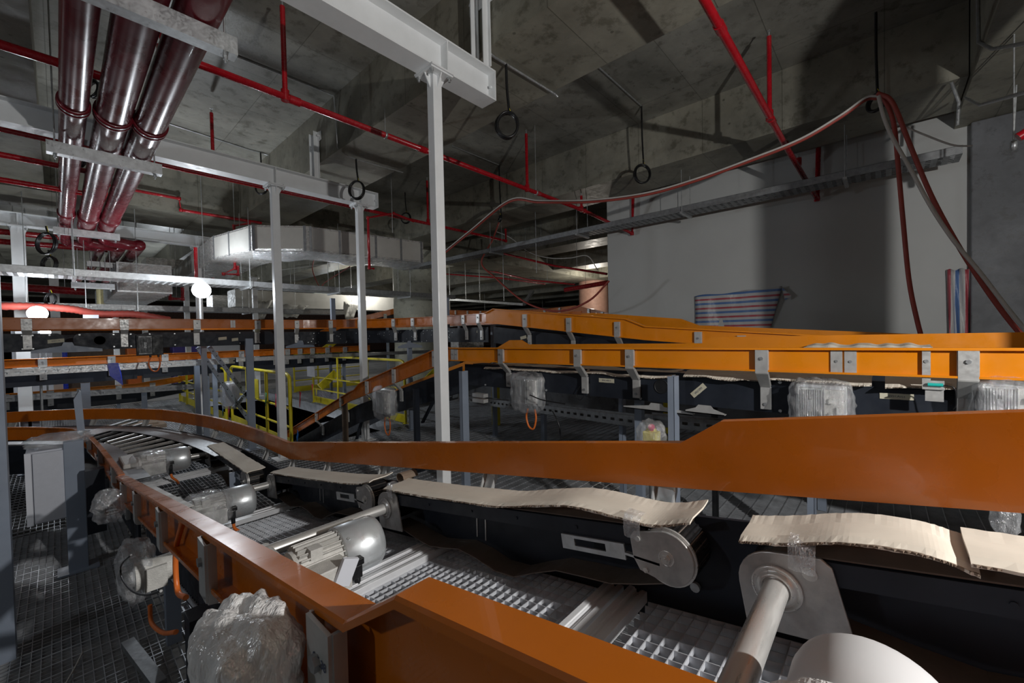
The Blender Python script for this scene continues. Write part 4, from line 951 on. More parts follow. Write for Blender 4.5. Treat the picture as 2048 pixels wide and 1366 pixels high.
for a, b in ((-30, 130), (147, 276), (280, 548)): panel_x(px2x(a, YE + .06), px2x(b, YE + .06), YE + .06, zp, .20, E_)
panel_x(-4.5, px2x(-34, YE + .06), YE + .06, zp, .20, E_); panel_x(px2x(552, YE + .06), 2.32, YE + .06, zp, .20, E_)
panel_x(-4.5, 2.3, YE + .86, zp, .20, E_)
for px_ in (55, 250, 395, 516): q = px2x(px_, YE); brk(E_, q, YE, ZE, (0, -1), w=.075, h=.13, inset=.055, drop=.11, low=.16)
q = px2x(200, YE + .06); m = MB(); m.lathe((q, YE + .059, zp - .09), (0, -1, 0), [(0, .058), (.002, .058), (.002, .052), (.0, .05)], 28); m.build('hole_cover', 'black', E_)
for px_ in (467,): 
    m = MB(); q = px2x(px_, YE); m.box(q - .03, q - .002, YE - .008, YE - .003, ZE - .118, ZE - .012); m.box(q + .002, q + .03, YE - .008, YE - .003, ZE - .118, ZE - .012); m.build('joint_plate', 'bracket', E_)
for (px_, py_, w_) in ((112, 682, .13), (445, 677, .1), (470, 679, .08)):
    q = P(px_, py_, Y=YE + .058); tape_label((q.x, YE + .0575, q.z), (1, 0, .1), (0, 0, 1), w_, .042, '0301.12' if px_ == 112 else '', E_)
m = MB()
for px_ in (45, 66, 100, 160, 228, 262, 300, 350, 480, 520):
    q = px2x(px_, YE + .06)
    for dz in (-.02, -.17): m.cyl((q, YE + .052, zp + dz), (q, YE + .06, zp + dz), .009, 8)
m.build('bolt', 'galv', E_)
q = px2x(136, YE); support_arm(q, YE - .01, zp - .19, .56, (1, 0, 0), 'grey tapered hanging arm under the gap between two upper conveyor panels')
q = px2x(600, YE); support_arm(q, YE - .01, zp - .24, .44, (1, 0, 0), 'grey tapered hanging arm right of the second I-beam posts')
q = P(820, 690, Y=5.75); support_arm(q.x, 5.75, P(820, 692, Y=5.75).z, .4, (1, -.3, 0), 'grey tapered arm under the bend of the rear conveyor')
t = inverter(YE + .05, px2x(300, YE), P(300, 690, Y=YE).z, .21, 'black motor drive with grey fins on the upper conveyor at left', False, axis='x')
for (a, w_, z0_, z1_, lab) in ((502, .09, 0, 1.66, 'grey upright just left of the white second-beam post'),):
    q = P(a, 780, Y=6.6); leg('conveyor_leg', q.x, 6.6, P(a, 677, Y=6.6).z, 0, lab, w=w_)
q = P(887, 700, Y=5.3)
for (a, y_, top, lab) in ((665, 6.95, 597, 'grey channel stub standing up behind the upper guard, left of the round column'), (892, 5.2, 596, 'grey channel stub standing up just right of the tall middle post')):
    q = P(a, 640, Y=y_); zt_ = P(a, top, Y=y_).z; m = MB(); m.box(q.x - .035, q.x + .035, y_ - .05, y_ - .045, 1.60, zt_); m.box(q.x - .035, q.x - .031, y_ - .045, y_, 1.60, zt_); m.box(q.x + .031, q.x + .035, y_ - .045, y_, 1.60, zt_); tag(m.build('channel_stub', 'grey_post'), lab, 'post')
for (a, y_, t_, lab) in ((726, 7.2, 1.6, 'grey leg behind the second I-beam post, left of the round column'), (822, 5.8, 1.62, 'grey leg under the bend of the rear conveyor'), (990, 4.4, 1.7, 'grey leg under the crest of the rear conveyor'), (430, 9.0, 1.3, 'grey leg behind the yellow handrail'), (395, 8.2, 1.2, 'dark leg left of the yellow handrail')):
    q = P(a, 760, Y=y_); leg('conveyor_leg', q.x, y_, t_, 0, lab, w=.07)

# lower conveyor behind it
YF = 9.5; ZF = 1.335
F_ = thing('lower_conveyor', 'lower level conveyor running left behind the slotted tray', 'conveyor', (0, 10, 0))
rail('side_guard', [(x, YF, ZF, .13) for x in (-5, 5.2)], -1, F_)
wall_strip('side_panel', [(x, YF + .06, ZF - .18, .24) for x in (-5, .9)], -1, F_); wall_strip('side_panel', [(x, YF + .06, ZF - .18, .24) for x in (.98, 5.2)], -1, F_)
wall_strip('side_panel', [(x, YF + .8, ZF - .18, .24) for x in (-5, 5.2)], 1, F_)
for px_ in (85, 223, 330, 430, 483, 552, 575, 600, 625, 655, 690): brk(F_, P(px_, 720, Y=YF).x, YF, ZF, (0, -1), w=.09, inset=.055, drop=.11, low=.15)
YG = 13.0; ZG = .57
G_ = thing('far_low_conveyor', 'far bright orange guarded conveyor low at left, below the others', 'conveyor', (0, 13, 0))
rail('side_guard', [(-5, YG, ZG, .14), (1.2, YG, ZG, .14), (2.2, YG, ZG + .12, .14), (2.7, YG, ZG + .2, .02)], -1, G_, 'orange2')
wall_strip('side_panel', [(-5, YG + .06, ZG - .18, .26), (1.2, YG + .06, ZG - .18, .26), (2.6, YG + .06, ZG + .0, .26)], -1, G_)
for px_ in (10, 100, 160, 237, 305): brk(G_, P(px_, 770, Y=YG).x, YG, ZG, (0, -1), w=.10, inset=.055, drop=.11, low=.15)
for (a, y_, t_, lab) in ((289, 12.0, .5, 'small pale leg under the far bright orange conveyor'), (172, 8.2, 1.0, 'dark hanging leg with arms in the middle left distance'), (50, 7.6, .7, 'wide grey leg near the left edge, behind the outer curved guard'), (66, 7.6, .72, 'pale leg beside the wide grey leg near the left edge')):
    q = P(a, 800, Y=y_); leg('conveyor_leg', q.x, y_, t_, 0, lab, w=.09)
m = MB(); c = P(140, 812, Y=9.2); m.box(c.x - 1.4, c.x + 1.1, 9.0, 9.5, .10, .16); m.box(c.x - 1.3, c.x + 1.0, 9.05, 9.45, .16, .2); tag(m.build('flat_crate', 'cardb'), 'low dark tray of material lying on the floor at far left', 'crate')

# far conveyors beyond the rear one
H_ = thing('distant_conveyor', 'distant orange conveyor climbing to the round column from the left', 'conveyor', (5, 10.5, 0))
h0, h1, h2 = P(640, 662, Y=11.2), P(700, 638, Y=11.2), P(795, 616, Y=10.6)
rail('side_guard', [(h0.x, 11.2, h0.z, .16), (h1.x, 11.2, h1.z, .16), (h2.x, 10.7, h2.z, .16)], -1, H_, 'orange')
wall_strip('side_panel', [(h0.x, 11.3, h0.z - .18, .22), (h1.x, 11.3, h1.z - .18, .22), (h2.x, 10.8, h2.z - .18, .22)], -1, H_)
brk(H_, P(766, 630, Y=10.9).x, 10.8, P(766, 627, Y=10.85).z, (0, -1), w=.09)
K_ = thing('distant_conveyor', 'distant orange conveyor right of the round column, passing behind the white wall edge', 'conveyor', (9.5, 6, 0))
XK = 8.6
kp = [P(a, b, X=XK) for a, b in ((898, 620), (980, 622), (1090, 618), (1150, 611), (1190, 619), (1222, 627))]
rail('side_guard', [(XK, p.y, p.z, .16) for p in kp][::-1], 1, K_, 'orange')
wall_strip('side_panel', [(XK + .08, p.y, p.z - .2, .24) for p in kp][::-1], 1, K_)
for a in (912, 936, 962, 1012, 1040, 1090, 1120, 1178, 1205):
    q = P(a, 630, X=XK); zz = np.interp(q.y, [p.y for p in kp][::-1], [p.z for p in kp][::-1]); brk(K_, XK, q.y, float(zz), (-1, 0), w=.06, inset=.08)
for i, (a, b) in enumerate(((1080, 688), (1100, 690), (1120, 691))):
    pass

# ================================================================== SLOTTED TRAYS, CABLE TRAYS
def slotted(name_label, p0, p1, h=.085, depth=.1, pitch=.105, slot=.05, mat='galv', cat='cable tray'):
    p0, p1 = Vector(p0), Vector(p1); d = (p1 - p0); L = d.length; d.normalize(); n = Vector((-d.y, d.x, 0)) ; n = n if n.dot(Vector((p0.x, p0.y, 0))) > 0 else -n
    m = MB(); t = .003
    def B(a, b, z0, z1, w0=0, w1=t): m.hexa([p0 + d * a + n * w0 + ZZ * z0, p0 + d * b + n * w0 + ZZ * z0, p0 + d * b + n * w1 + ZZ * z0, p0 + d * a + n * w1 + ZZ * z0, p0 + d * a + n * w0 + ZZ * z1, p0 + d * b + n * w0 + ZZ * z1, p0 + d * b + n * w1 + ZZ * z1, p0 + d * a + n * w1 + ZZ * z1])
    B(0, L, 0, h * .38); B(0, L, h * .62, h); s = 0; k = 0
    while s < L:
        e = min(L, s + (pitch - slot)); B(s, e, h * .38, h * .62); s += pitch
    B(0, L, h - t, h, 0, .014); B(0, L, 0, t, 0, depth); B(0, L, 0, h, depth, depth + t)
    o = m.build('cable_tray', mat); tag(o, name_label, cat); return o
slotted('bright slotted cable tray running left in front of the lower conveyor', P(-40, 757, Y=8.0), P(470, 727, Y=8.0), h=.09)
slotted('slotted cable tray between the second-beam posts, right part of the long run', P(476, 724, Y=8.05), P(862, 706, Y=8.05), h=.07)
slotted('dull slotted tray lower at left above the outer curved guard', P(-40, 808, Y=10.4), P(450, 774, Y=10.4), h=.10, mat='galvd')
slotted('long slotted tray lying low behind the near guard, below the middle conveyor', P(640, 858, X=3.6), P(905, 800, X=3.6), h=.12, mat='galvd')
slotted('slotted tray resting low, right of the tall middle post', P(905, 801, X=4.4), P(1290, 858, X=3.3), h=.10, mat='galvd')
slotted('slotted tray continuing right behind the step of the near guard', P(1290, 850, X=3.5), P(1480, 872, X=3.3), h=.10, mat='galvd')
def perf_tray(axis, a0, a1, c0, c1, z, h, label, pitch=.09, mat='galvd', rods=()):
    m = MB()
    def Bx(u0, u1, v0, v1, z0, z1):
        if axis == 'x': m.box(u0, u1, v0, v1, z0, z1)
        else: m.box(v0, v1, u0, u1, z0, z1)
    Bx(a0, a1, c0, c0 + .003, z, z + h); Bx(a0, a1, c1 - .003, c1, z, z + h); Bx(a0, a1, c0, c0 + .02, z + h - .003, z + h); Bx(a0, a1, c1 - .02, c1, z + h - .003, z + h)
    s = a0
    while s < a1: Bx(s, min(a1, s + pitch * .55), c0 + .003, c1 - .003, z, z + .003); s += pitch
    n = 5
    for k in range(n + 1):
        v = c0 + (c1 - c0) * k / n; Bx(a0, a1, max(c0, v - .012), min(c1, v + .012), z + .0005, z + .0028)
    o = m.build('cable_tray', mat); tag(o, label, 'cable tray')
    for r in rods:
        q = MB()
        for v in (c0 - .03, c1 + .03):
            if axis == 'x': q.cyl((r, v, z - .04), (r, v, XBZ + .0), .005, 6)
            else: q.cyl((v, r, z - .04), (v, r, SLABZ - .01), .005, 6)
        if axis == 'x': q.box(r - .02, r + .02, c0 - .06, c1 + .06, z - .03, z - .002)
        else: q.box(c0 - .06, c1 + .06, r - .02, r + .02, z - .03, z - .002)
        q.build('tray_hanger', 'galv', o)
    return o
perf_tray('y', -.6, 9.4, 6.35, 6.65, 3.33, .09, 'perforated cable tray running along the top of the white wall', rods=(.35, 2.25, 4.1, 6.3))
zt1 = P(0, 543, Y=8.3).z
perf_tray('x', -6, 7.0, 8.3, 8.75, zt1, .10, 'wide pale cable tray crossing the left half in front of the lamp post', mat='galv', rods=(-2.2, .18, 2.3, 3.9, 5.6))
perf_tray('x', -6, 6.0, 12.4, 12.9, 2.25, .12, 'second cable tray behind the bright lamps', mat='galv', rods=(-1.5, 1.2, 3.4))
m = MB(); a, b, c = P(890, 598, X=9.0), P(1048, 609, X=9.0), P(1065, 582, X=9.4); m.bar(a, b, .12, .07); m.bar(b, c, .12, .06)
for px_ in (900, 932, 960, 1008):
    q = P(px_, 602, X=9.0); m.cyl(q, (q.x, q.y, SLABZ), .012, 6)
tag(m.build('hanging_rail', 'galv'), 'pale hanging rail right of the tall middle post with a kinked end', 'rail')

# ================================================================== DUCTS
def duct_path(pts, w_, h_, label, mat='duct', bands=True, band_pts=()):
    """box duct whose top front edge follows pts (x,y,z)"""
    t = thing('air_duct', label, 'duct', pts[0]); n = len(pts); nr = []
    for i in range(n):
        a = Vector(pts[max(i - 1, 0)]); b = Vector(pts[i]); c = Vector(pts[min(i + 1, n - 1)]); d1 = (b - a); d2 = (c - b)
        d1 = d1.normalized() if d1.length > 1e-6 else d2.normalized(); d2 = d2.normalized() if d2.length > 1e-6 else d1
        d = (d1 + d2).normalized(); nn = Vector((-d.y, d.x, 0)).normalized() / max(.5, math.sqrt((1 + d1.dot(d2)) / 2)); nr.append(nn)
    m = MB(); vv = []
    for p, nn in zip(pts, nr):
        p = Vector(p); vv += [p, p + nn * w_, p + nn * w_ - ZZ * h_, p - ZZ * h_]
    m.add(vv, [(i * 4 + j, i * 4 + (j + 1) % 4, (i + 1) * 4 + (j + 1) % 4, (i + 1) * 4 + j) for i in range(n - 1) for j in range(4)]); m.add(vv, [(3, 2, 1, 0), tuple(range(4 * n - 4, 4 * n))])
    m.build('duct_body', mat, t)
    return t, nr
dp = [P(845, 482, Y=6.95), None, None, None]
ZDu = CZ + 1.80
a = P(846, 484, Z=ZDu); b = P(612, 452, Z=ZDu); c = P(503, 450, Z=ZDu)
d = Vector((c.x - .25, c.y + 1.3, ZDu)); e = Vector((c.x - .1, 13.6, ZDu))
dpts = [tuple(a), tuple(b), tuple(c), tuple(d), tuple(e)]
dt, nr = duct_path(dpts[::-1], .78, .40, 'large foil wrapped air duct bending in the middle left, behind the two white posts')
# seams and dull front boards
def oncut(p, q, s): return Vector(p).lerp(Vector(q), s)
for (p, q, ss) in ((a, b, (.02, .22, .45, .75, .97)), (b, c, (.03, .97)), (c, d, (.05, .55, .95)), (d, e, (.25, .5, .75, .98))):
    p, q = Vector(p), Vector(q); dd = (q - p).normalized(); nn = Vector((dd.y, -dd.x, 0))
    nn = nn if nn.y < 0 or nn.x < 0 else -nn
    if (Vector((0, 0, 0)) - Vector((p.x, p.y, 0))).dot(nn) < 0: nn = -nn
    for s in ss:
        r = oncut(p, q, s); m = MB(); m.hexa([r + nn * .002 - ZZ * .405 - dd * .02, r + nn * .002 - ZZ * .405 + dd * .02, r + nn * .008 - ZZ * .405 + dd * .02, r + nn * .008 - ZZ * .405 - dd * .02, r + nn * .002 + ZZ * .005 - dd * .02, r + nn * .002 + ZZ * .005 + dd * .02, r + nn * .008 + ZZ * .005 + dd * .02, r + nn * .008 + ZZ * .005 - dd * .02]); m.build('seam', 'galvd', dt)
    for s0, s1 in zip(ss, ss[1:]):
        r0_, r1_ = oncut(p, q, s0), oncut(p, q, s1); m = MB(); m.hexa([r0_ + nn * .001 - ZZ * .37, r1_ + nn * .001 - ZZ * .37, r1_ + nn * .004 - ZZ * .37, r0_ + nn * .004 - ZZ * .37, r0_ + nn * .001 - ZZ * .03, r1_ + nn * .001 - ZZ * .03, r1_ + nn * .004 - ZZ * .03, r0_ + nn * .004 - ZZ * .03]); m.build('side_board', 'ductc', dt)
# sagging film under the duct
bm_ = MB(); N1, N2 = 22, 8; vv = []
rnd = random.Random(3)
for i in range(N1 + 1):
    s = i / N1; p = Vector(a).lerp(Vector(b), min(1, s * 1.35)) if s < .74 else Vector(b).lerp(Vector(c), (s - .74) / .26)
    for j in range(N2 + 1):
        t_ = j / N2; vv.append((p.x + t_ * .22, p.y + t_ * .74, ZDu - .408 - .05 * math.sin(math.pi * t_) * (1 + .8 * math.sin(s * 17)) - rnd.uniform(0, .015)))
bm_.add(vv, [(i * (N2 + 1) + j, i * (N2 + 1) + j + 1, (i + 1) * (N2 + 1) + j + 1, (i + 1) * (N2 + 1) + j) for i in range(N1) for j in range(N2)], True)
o = bm_.build('film_wrap', 'bag', dt); so = o.modifiers.new('s', 'SOLIDIFY'); so.thickness = .002
duct_path([P(292, 514, Y=13.5), P(400, 522, Y=13.5)], .9, .62, 'bright box duct behind the lamp, joining the long duct', 'duct')
duct_path([(.8, 10.5, 3.02), (.8, 17.5, 3.02)][::-1], .74, .5, 'long ribbed foil duct running away under the wide tray', 'duct')
m = MB()
for k in range(22): y = 10.6 + k * .31; m.box(.77, 1.57, y - .02, y + .02, 2.49, 3.05)
m2 = m.build('rib', 'galv', bpy.data.objects['air_duct.002']); 
m = MB(); m.box(.72, .795, 14.0, 15.5, 2.45, 2.95); tag(m.build('insulation_wool', 'wool'), 'yellow glass wool showing along the side of the long foil duct', 'insulation')
duct_path([P(470, 578, Y=14), P(900, 602, Y=14)], .8, .5, 'distant pale duct behind the white posts, left of the round column', 'ductc')
duct_path([P(905, 625, Y=18), P(1215, 608, Y=18)], .8, .8, 'distant pale duct between the round column and the white wall', 'ductc')
duct_path([P(425, 590, Y=16), P(720, 600, Y=16)], .8, .45, 'distant foil duct right of the bright lamp', 'duct')
for (px_, py_, w_, h_, lab) in ((527, 620, .5, .55, 'torn strip of film hanging under the far duct, left one'), (592, 622, .8, .4, 'torn strip of film hanging under the far duct, middle one'), (705, 622, .6, .6, 'torn strip of film hanging under the far duct, right one')):
    c = P(px_, py_, Y=13.7); m = MB(); vv = []; rnd = random.Random(px_)
    for i in range(7):
        for j in range(6): vv.append((c.x - w_ / 2 + w_ * i / 6 * (1 - .5 * j / 5), c.y + .06 * math.sin(i * 2 + j), c.z + h_ / 2 - h_ * j / 5 + rnd.uniform(-.03, .03)))
    m.add(vv, [(i * 6 + j, i * 6 + j + 1, (i + 1) * 6 + j + 1, (i + 1) * 6 + j) for i in range(6) for j in range(5)], True); o = m.build('hanging_film', 'ductc'); tag(o, lab, 'plastic film'); so = o.modifiers.new('s', 'SOLIDIFY'); so.thickness = .003

# ================================================================== CONDUITS AND HANGING CABLE COILS
def conduit(pts, label, r=.011, clips=True, mat='galv'):
    m = MB(); m.tube(pts, r, 10); o = m.build('conduit', mat); tag(o, label, 'conduit')
    return o
def coil(top, L, R, label, seed=0, tilt=0, mat='rubber', cy=None):
    t = thing('cable_coil', label, 'cable', top); top = Vector(top)
    if cy: L = max(.05, top.z - P(*cy, X=top.x).z - R * 1.12)
    rnd = random.Random(seed)
    m = MB(); m.tube(cat_rom([top, top + Vector((.006, 0, -L * .5)), top + Vector((.02, -.01, -L))], 6), .012, 8); m.build('cable', mat, t)
    c = top + Vector((.0, 0, -L - R * 1.12)); ax = Vector((math.cos(tilt), -math.sin(tilt), 0)); m = MB()
    for k in range(4):
        pts = []; e1, e2, ph = rnd.uniform(.93, 1.06), rnd.uniform(1.08, 1.25), rnd.uniform(-.3, .3)
        n2 = Vector((-ax.y, ax.x, 0))
        for j in range(41): a_ = 2 * math.pi * j / 40; pts.append(c + ax * (R * e1 * math.cos(a_)) + ZZ * (R * e2 * math.sin(a_)) + n2 * (.012 * k - .018 + .012 * math.sin(a_ + ph)) + ax * (ph * .03))
        m.tube(pts, .0105, 7)
    m.build('coil', mat, t)
    m = MB(); m.tube([c + ZZ * R * 1.15, c + ZZ * (R * 1.3) + ax * .03, c + ZZ * (R * 1.9) + ax * .01], .003, 5); m.build('loose_wire', 'yellow', t)
    return t
hx, hy = .672, -.741
T_ = math.atan2(.741, .672)
q = P(1012, 128, Z=BZ - .012)
coil(q, P(1012, 128, Z=BZ - .012).z - P(1014, 222, Y=q.y).z, .095, 'large black cable coil hanging under the concrete beam near the top middle', 1, T_, cy=(1016, 250))
g0, g1, g2, g3 = P(968, -20, X=2.468), P(968, 88, X=2.468), P(990, 115, Z=BZ - .012), P(1110, 188, Z=BZ - .012)
conduit([g0, g1, P(976, 104, X=2.47), g2, q, g3, g3 + Vector((.03, -.01, -.02))], 'bright steel conduit bending under the concrete beam above the large coil')
q = P(1283, 212, Z=SLABZ - .012); coil(q, .50, .105, 'black cable coil hanging right of the top middle, before the far beam', 2, T_, cy=(1285, 348))
conduit([P(1195, 132, Z=SLABZ - .012), q], 'thin conduit on the slab leading to the coil right of the top middle', .009)
q = P(712, 318, Z=BZ - .012); coil(q, .20, .10, 'black cable coil just above the end of the second I-beam', 3, T_, cy=(714, 380))
conduit([P(672, 240, X=2.468), P(675, 295, X=2.468), P(690, 310, Z=BZ - .012), q, P(806, 345, Z=BZ - .012)], 'thin conduit running under the concrete beam above the second I-beam end', .008)
q = P(810, 385, Z=SLABZ - .012); coil(q, .55, .10, 'small black cable coil above the silver duct, left of the tall post', 4, T_, cy=(812, 436))
q = P(998, 330, Z=SLABZ - .012); t = coil(q, .85, .05, 'narrow bundled black cable hanging right of the tall post', 5, T_ + 1.3, cy=(998, 438))
conduit([P(905, 292, Z=SLABZ - .012), q], 'thin conduit on the slab leading to the narrow cable bundle', .009)
q = P(1752, 25, Z=SLABZ - .012); t = coil(q, .54, .07, 'black cable bundle in the dark upper right where the hoses meet', 6, T_ + 1.2, cy=(1755, 205))
q = P(521, 305, Z=SLABZ - .012); coil(q, .42, .10, 'black cable coil on a thin conduit behind the second I-beam', 7, T_, cy=(522, 376))
conduit([P(330, 245, Z=SLABZ - .012), P(500, 300, Z=SLABZ - .012), q, P(540, 312, Z=SLABZ - .012), P(543, 335, Z=SLABZ - .25)], 'thin conduit on the slab behind the second I-beam', .009)
conduit([P(250, 10, Z=SLABZ - .012), P(440, 100, Z=SLABZ - .012), P(640, 180, Z=SLABZ - .012), P(668, 192, Z=SLABZ - .05), P(672, 240, X=2.468)], 'long thin conduit across the bright part of the slab', .009)
for (a, b, z_, R, lab, sd) in ((186, 150, 4.2, .07, 'black cable coil between the big pipes at top left', 8), (92, 452, 3.2, .13, 'tangled black cable coil beside the far left post', 9), (97, 500, 2.95, .10, 'lower black cable coil beside the far left post', 10), (100, 580, 2.4, .08, 'small black coil under the wide tray at far left', 11), (156, 300, 3.8, .06, 'black coil half hidden behind the big pipes', 12)):
    q = P(a, b, Z=z_); coil(q, .10 if R > .09 else .06, R, lab, sd, T_)
conduit([P(120, 5, X=-.07), P(121, 108, X=-.07), P(112, 118, X=-.07)], 'pale conduit beside the concrete beam at top left', .014)
for i in range(3):
    x = 3.95 + .06 * i; conduit([(x, -.6, SLABZ - .012), (x, 9.4, SLABZ - .012)], ('left', 'middle', 'right')[i] + ' of three thin conduits running under the slab beside the wide beam', .008, mat='galvd')
conduit([P(1915, 250, X=5.88), P(1918, 205, X=5.88), P(1903, 165, X=5.88)], 'short curved conduit on the corner left of the dark column', .014)
conduit([P(1930, 195, Y=-.597), P(1960, 210, Y=-.597), P(2060, 182, Y=-.597)], 'curved conduit on the dark cross beam at the right edge', .012)
conduit([P(1955, -10, Y=-.597), P(1957, 85, Y=-.597), P(1985, 98, Y=-.597), P(2060, 85, Y=-.597)], 'pair-bent bright conduit near the top right corner', .012)
# threaded hanger rods
for i, (a, b, X_, lab) in enumerate(((771, 85, 0, 'thin rod holding the long red pipe left of the tall post'), (1072, 255, 0, 'thin rod holding the long red pipe right of the tall post'))):
    q = P(a, 280 if i == 0 else 378, Y=3.88); m = MB(); m.cyl((q.x, 3.88, SZ + .03), (q.x, 3.88, SLABZ if i else BZ), .005, 6); m.lathe((q.x - .012, 3.88, SZ), (1, 0, 0), [(0, .034), (0, .037), (.024, .037), (.024, .034)], 16); tag(m.build('hanger_rod', 'galv'), lab, 'rod')
q = P(2027, 225, X=5.2); m = MB(); m.cyl(P(2033, 170, X=5.2), P(2027, 282, X=5.2), .006, 6)
m.lathe(P(2027, 292, X=5.2) - Vector((0, .015, 0)), (0, 1, 0), [(0, .035), (0, .042), (.03, .042), (.03, .035)], 20); tag(m.build('pipe_hanger', 'galv'), 'empty ring hanger on a rod at the right edge', 'bracket')
m = MB(); m.cyl(P(2036, 275, X=5.0), P(2070, 255, X=5.0), .035, 14); tag(m.build('sprinkler_pipe', 'red'), 'tip of a red pipe at the right edge beside the ring hanger', 'pipe')

# ================================================================== LONG HOSES
def hose(pxs, X_, r, label, mat, n=8, dx=0):
    pts = [P(a, b, X=X_ + dx) for a, b in pxs]; m = MB(); m.tube(cat_rom(pts, n), r, 10); o = m.build('hose', mat); tag(o, label, 'hose'); return o
sw = [(870, 522), (940, 465), (1018, 404), (1080, 405), (1180, 404), (1290, 390), (1390, 362), (1500, 322), (1600, 282), (1680, 235), (1730, 200), (1755, 196)]
hose(sw, 4.9, .017, 'long red hose sagging from the tall post to the dark upper right', 'redhose')
hose([(a, b - 4) for a, b in sw], 4.86, .010, 'long white cable following the sagging red hose', 'whitehose')
hose([(1755, 192), (1772, 205), (1788, 250), (1797, 340), (1806, 440), (1818, 560), (1834, 640), (1850, 700)], 4.9, .017, 'red hose dropping straight in front of the white wall at right', 'redhose')
hose([(1755, 186), (1785, 205), (1820, 290), (1862, 390), (1910, 480), (1960, 560), (2010, 630), (2060, 690)], 4.85, .017, 'red hose slanting across the dark column to the right edge', 'redhose')
hose([(1757, 192), (1768, 235), (1785, 275), (1822, 340), (1860, 410), (1905, 478), (1960, 545), (2010, 610), (2060, 672)], 4.75, .014, 'white hose slanting across the dark column to the right edge', 'whitehose')
hose([(1790, 245), (1850, 270), (1905, 290), (1945, 292)], 5.3, .008, 'thin white cable from the hose bundle to the dark column', 'whitehose')
hose([(1018, 404), (1000, 440), (985, 480), (963, 525), (990, 555), (1040, 598), (1085, 618), (1130, 621), (1180, 600), (1218, 562)], 6.4, .018, 'red hose looping down beyond the tall post to the white wall edge', 'redhose')
hose([(990, 462), (1022, 476), (1060, 505), (1100, 516), (1140, 516), (1175, 512), (1195, 540)], 8.0, .012, 'thin white cable drooping below the beams left of the white wall', 'whitehose')
hose([(700, 533), (650, 565), (640, 575), (625, 540), (630, 510)], 5.5, .014, 'looped thin red hose below the silver duct', 'redhose')
hose([(560, 540), (640, 530), (700, 520)], 5.5, .010, 'thin white cable under the silver duct', 'whitehose')
m = MB(); pts = cat_rom([P(a, b, Y=9.7) for a, b in ((-40, 612), (60, 613), (140, 618), (200, 628), (270, 629), (340, 640))], 14); rs = [.055 + .008 * (i % 2) for i in range(len(pts))]
m.tube(pts, .055, 12, rs=rs); tag(m.build('corrugated_hose', 'redhose'), 'thick ribbed pinkish red hose hanging across the far left above the upper conveyor', 'hose')
hose([(-20, 530), (20, 512), (60, 498)], 1.2, .006, 'thin white wire at the left edge', 'whitehose') if False else None

# ================================================================== TARPAULINS
def tarp(poly, X_, label, mat, nseg=14, seed=0):
    """cloth hung on the wall; poly = 4 corner pixels tl, tr, br, bl"""
    tl, tr, br, bl = [P(a, b, X=X_) for a, b in poly]; m = MB(); vv = []; rnd = random.Random(seed)
    N = nseg
    for i in range(N + 1):
        for j in range(N + 1):
            s, t_ = i / N, j / N; p = tl.lerp(tr, s).lerp(bl.lerp(br, s), t_)
            off = .03 + .025 * math.sin(s * 9 + t_ * 2) + .018 * math.sin(s * 21 - t_ * 4) + .02 * t_ * math.sin(s * 14)
            vv.append((X_ - off, p.y, p.z + (.012 * math.sin(s * 13) if j == 0 else 0)))
    m.add(vv, [(i * (N + 1) + j, i * (N + 1) + j + 1, (i + 1) * (N + 1) + j + 1, (i + 1) * (N + 1) + j) for i in range(N) for j in range(N)], True)
    o = m.build('tarpaulin', mat); tag(o, label, 'tarpaulin'); so = o.modifiers.new('s', 'SOLIDIFY'); so.thickness = .003; return o
tarp([(1391, 593), (1566, 573), (1532, 690), (1394, 690)], 7.19, 'striped red, white and blue tarpaulin with level stripes on the white wall', 'tarph', 20, 1)
m = MB(); a, b, c = P(1563, 574, X=7.14), P(1583, 592, X=7.14), P(1570, 600, X=7.14); m.prism([a, b, c], (.004, 0, 0)); m.build('torn_corner', 'tarph', bpy.data.objects['tarpaulin'])
tarp([(1893, 541), (1940, 537), (1940, 690), (1898, 690)], 7.19, 'narrow striped tarpaulin with upright stripes beside the dark column', 'tarpv', 12, 2)

# ================================================================== YELLOW HANDRAILS
def handrail(pts, h, label, posts, toe=True, curve_end=True):
    t = thing('handrail', label, 'handrail', pts[0]); r = .024
    P0, P1 = Vector(pts[0]), Vector(pts[1]); d = (P1 - P0).normalized(); L = (P1 - P0).length
    m = MB(); top = cat_rom([P0 + ZZ * .5, P0 + ZZ * (h - .12), P0 + d * .035 + ZZ * (h - .03), P0 + d * .13 + ZZ * h], 5) + [P1 - d * .13 + ZZ * h] + cat_rom([P1 - d * .13 + ZZ * h, P1 - d * .035 + ZZ * (h - .03), P1 + ZZ * (h - .12), P1 + ZZ * .5], 5)[1:]
    m.tube(top, r, 12); m.build('top_rail', 'yellow', t)
    m = MB(); m.cyl(P0 + ZZ * h * .55, P1 + ZZ * h * .55, .017, 10); m.build('mid_rail', 'yellow', t)
    m = MB(); m.cyl(P0 + ZZ * h * .3, P1 + ZZ * h * .3, .017, 10); m.build('low_rail', 'yellow', t)
    for k in range(posts):
        p = P0 + d * (L * k / (posts - 1)); m = MB(); m.cyl(p, p + ZZ * (h - (.1 if k in (0, posts - 1) else .0)), r * .95, 12); m.box(p.x - .04, p.x + .04, p.y - .04, p.y + .04, p.z, p.z + .008); m.build('post', 'yellow', t)
    if toe:
        m = MB(); n = Vector((-d.y, d.x, 0)) * .004; m.hexa([P0 - n + ZZ * .01, P1 - n + ZZ * .01, P1 + n + ZZ * .01, P0 + n + ZZ * .01, P0 - n + ZZ * .16, P1 - n + ZZ * .16, P1 + n + ZZ * .16, P0 + n + ZZ * .16]); m.build('toe_board', 'yellow', t)
    return t
handrail([(2.14, 6.12, 0), (2.14, 9.0, 0)], 1.06, 'yellow handrail with a rounded end right beside the white second-beam post', 4)
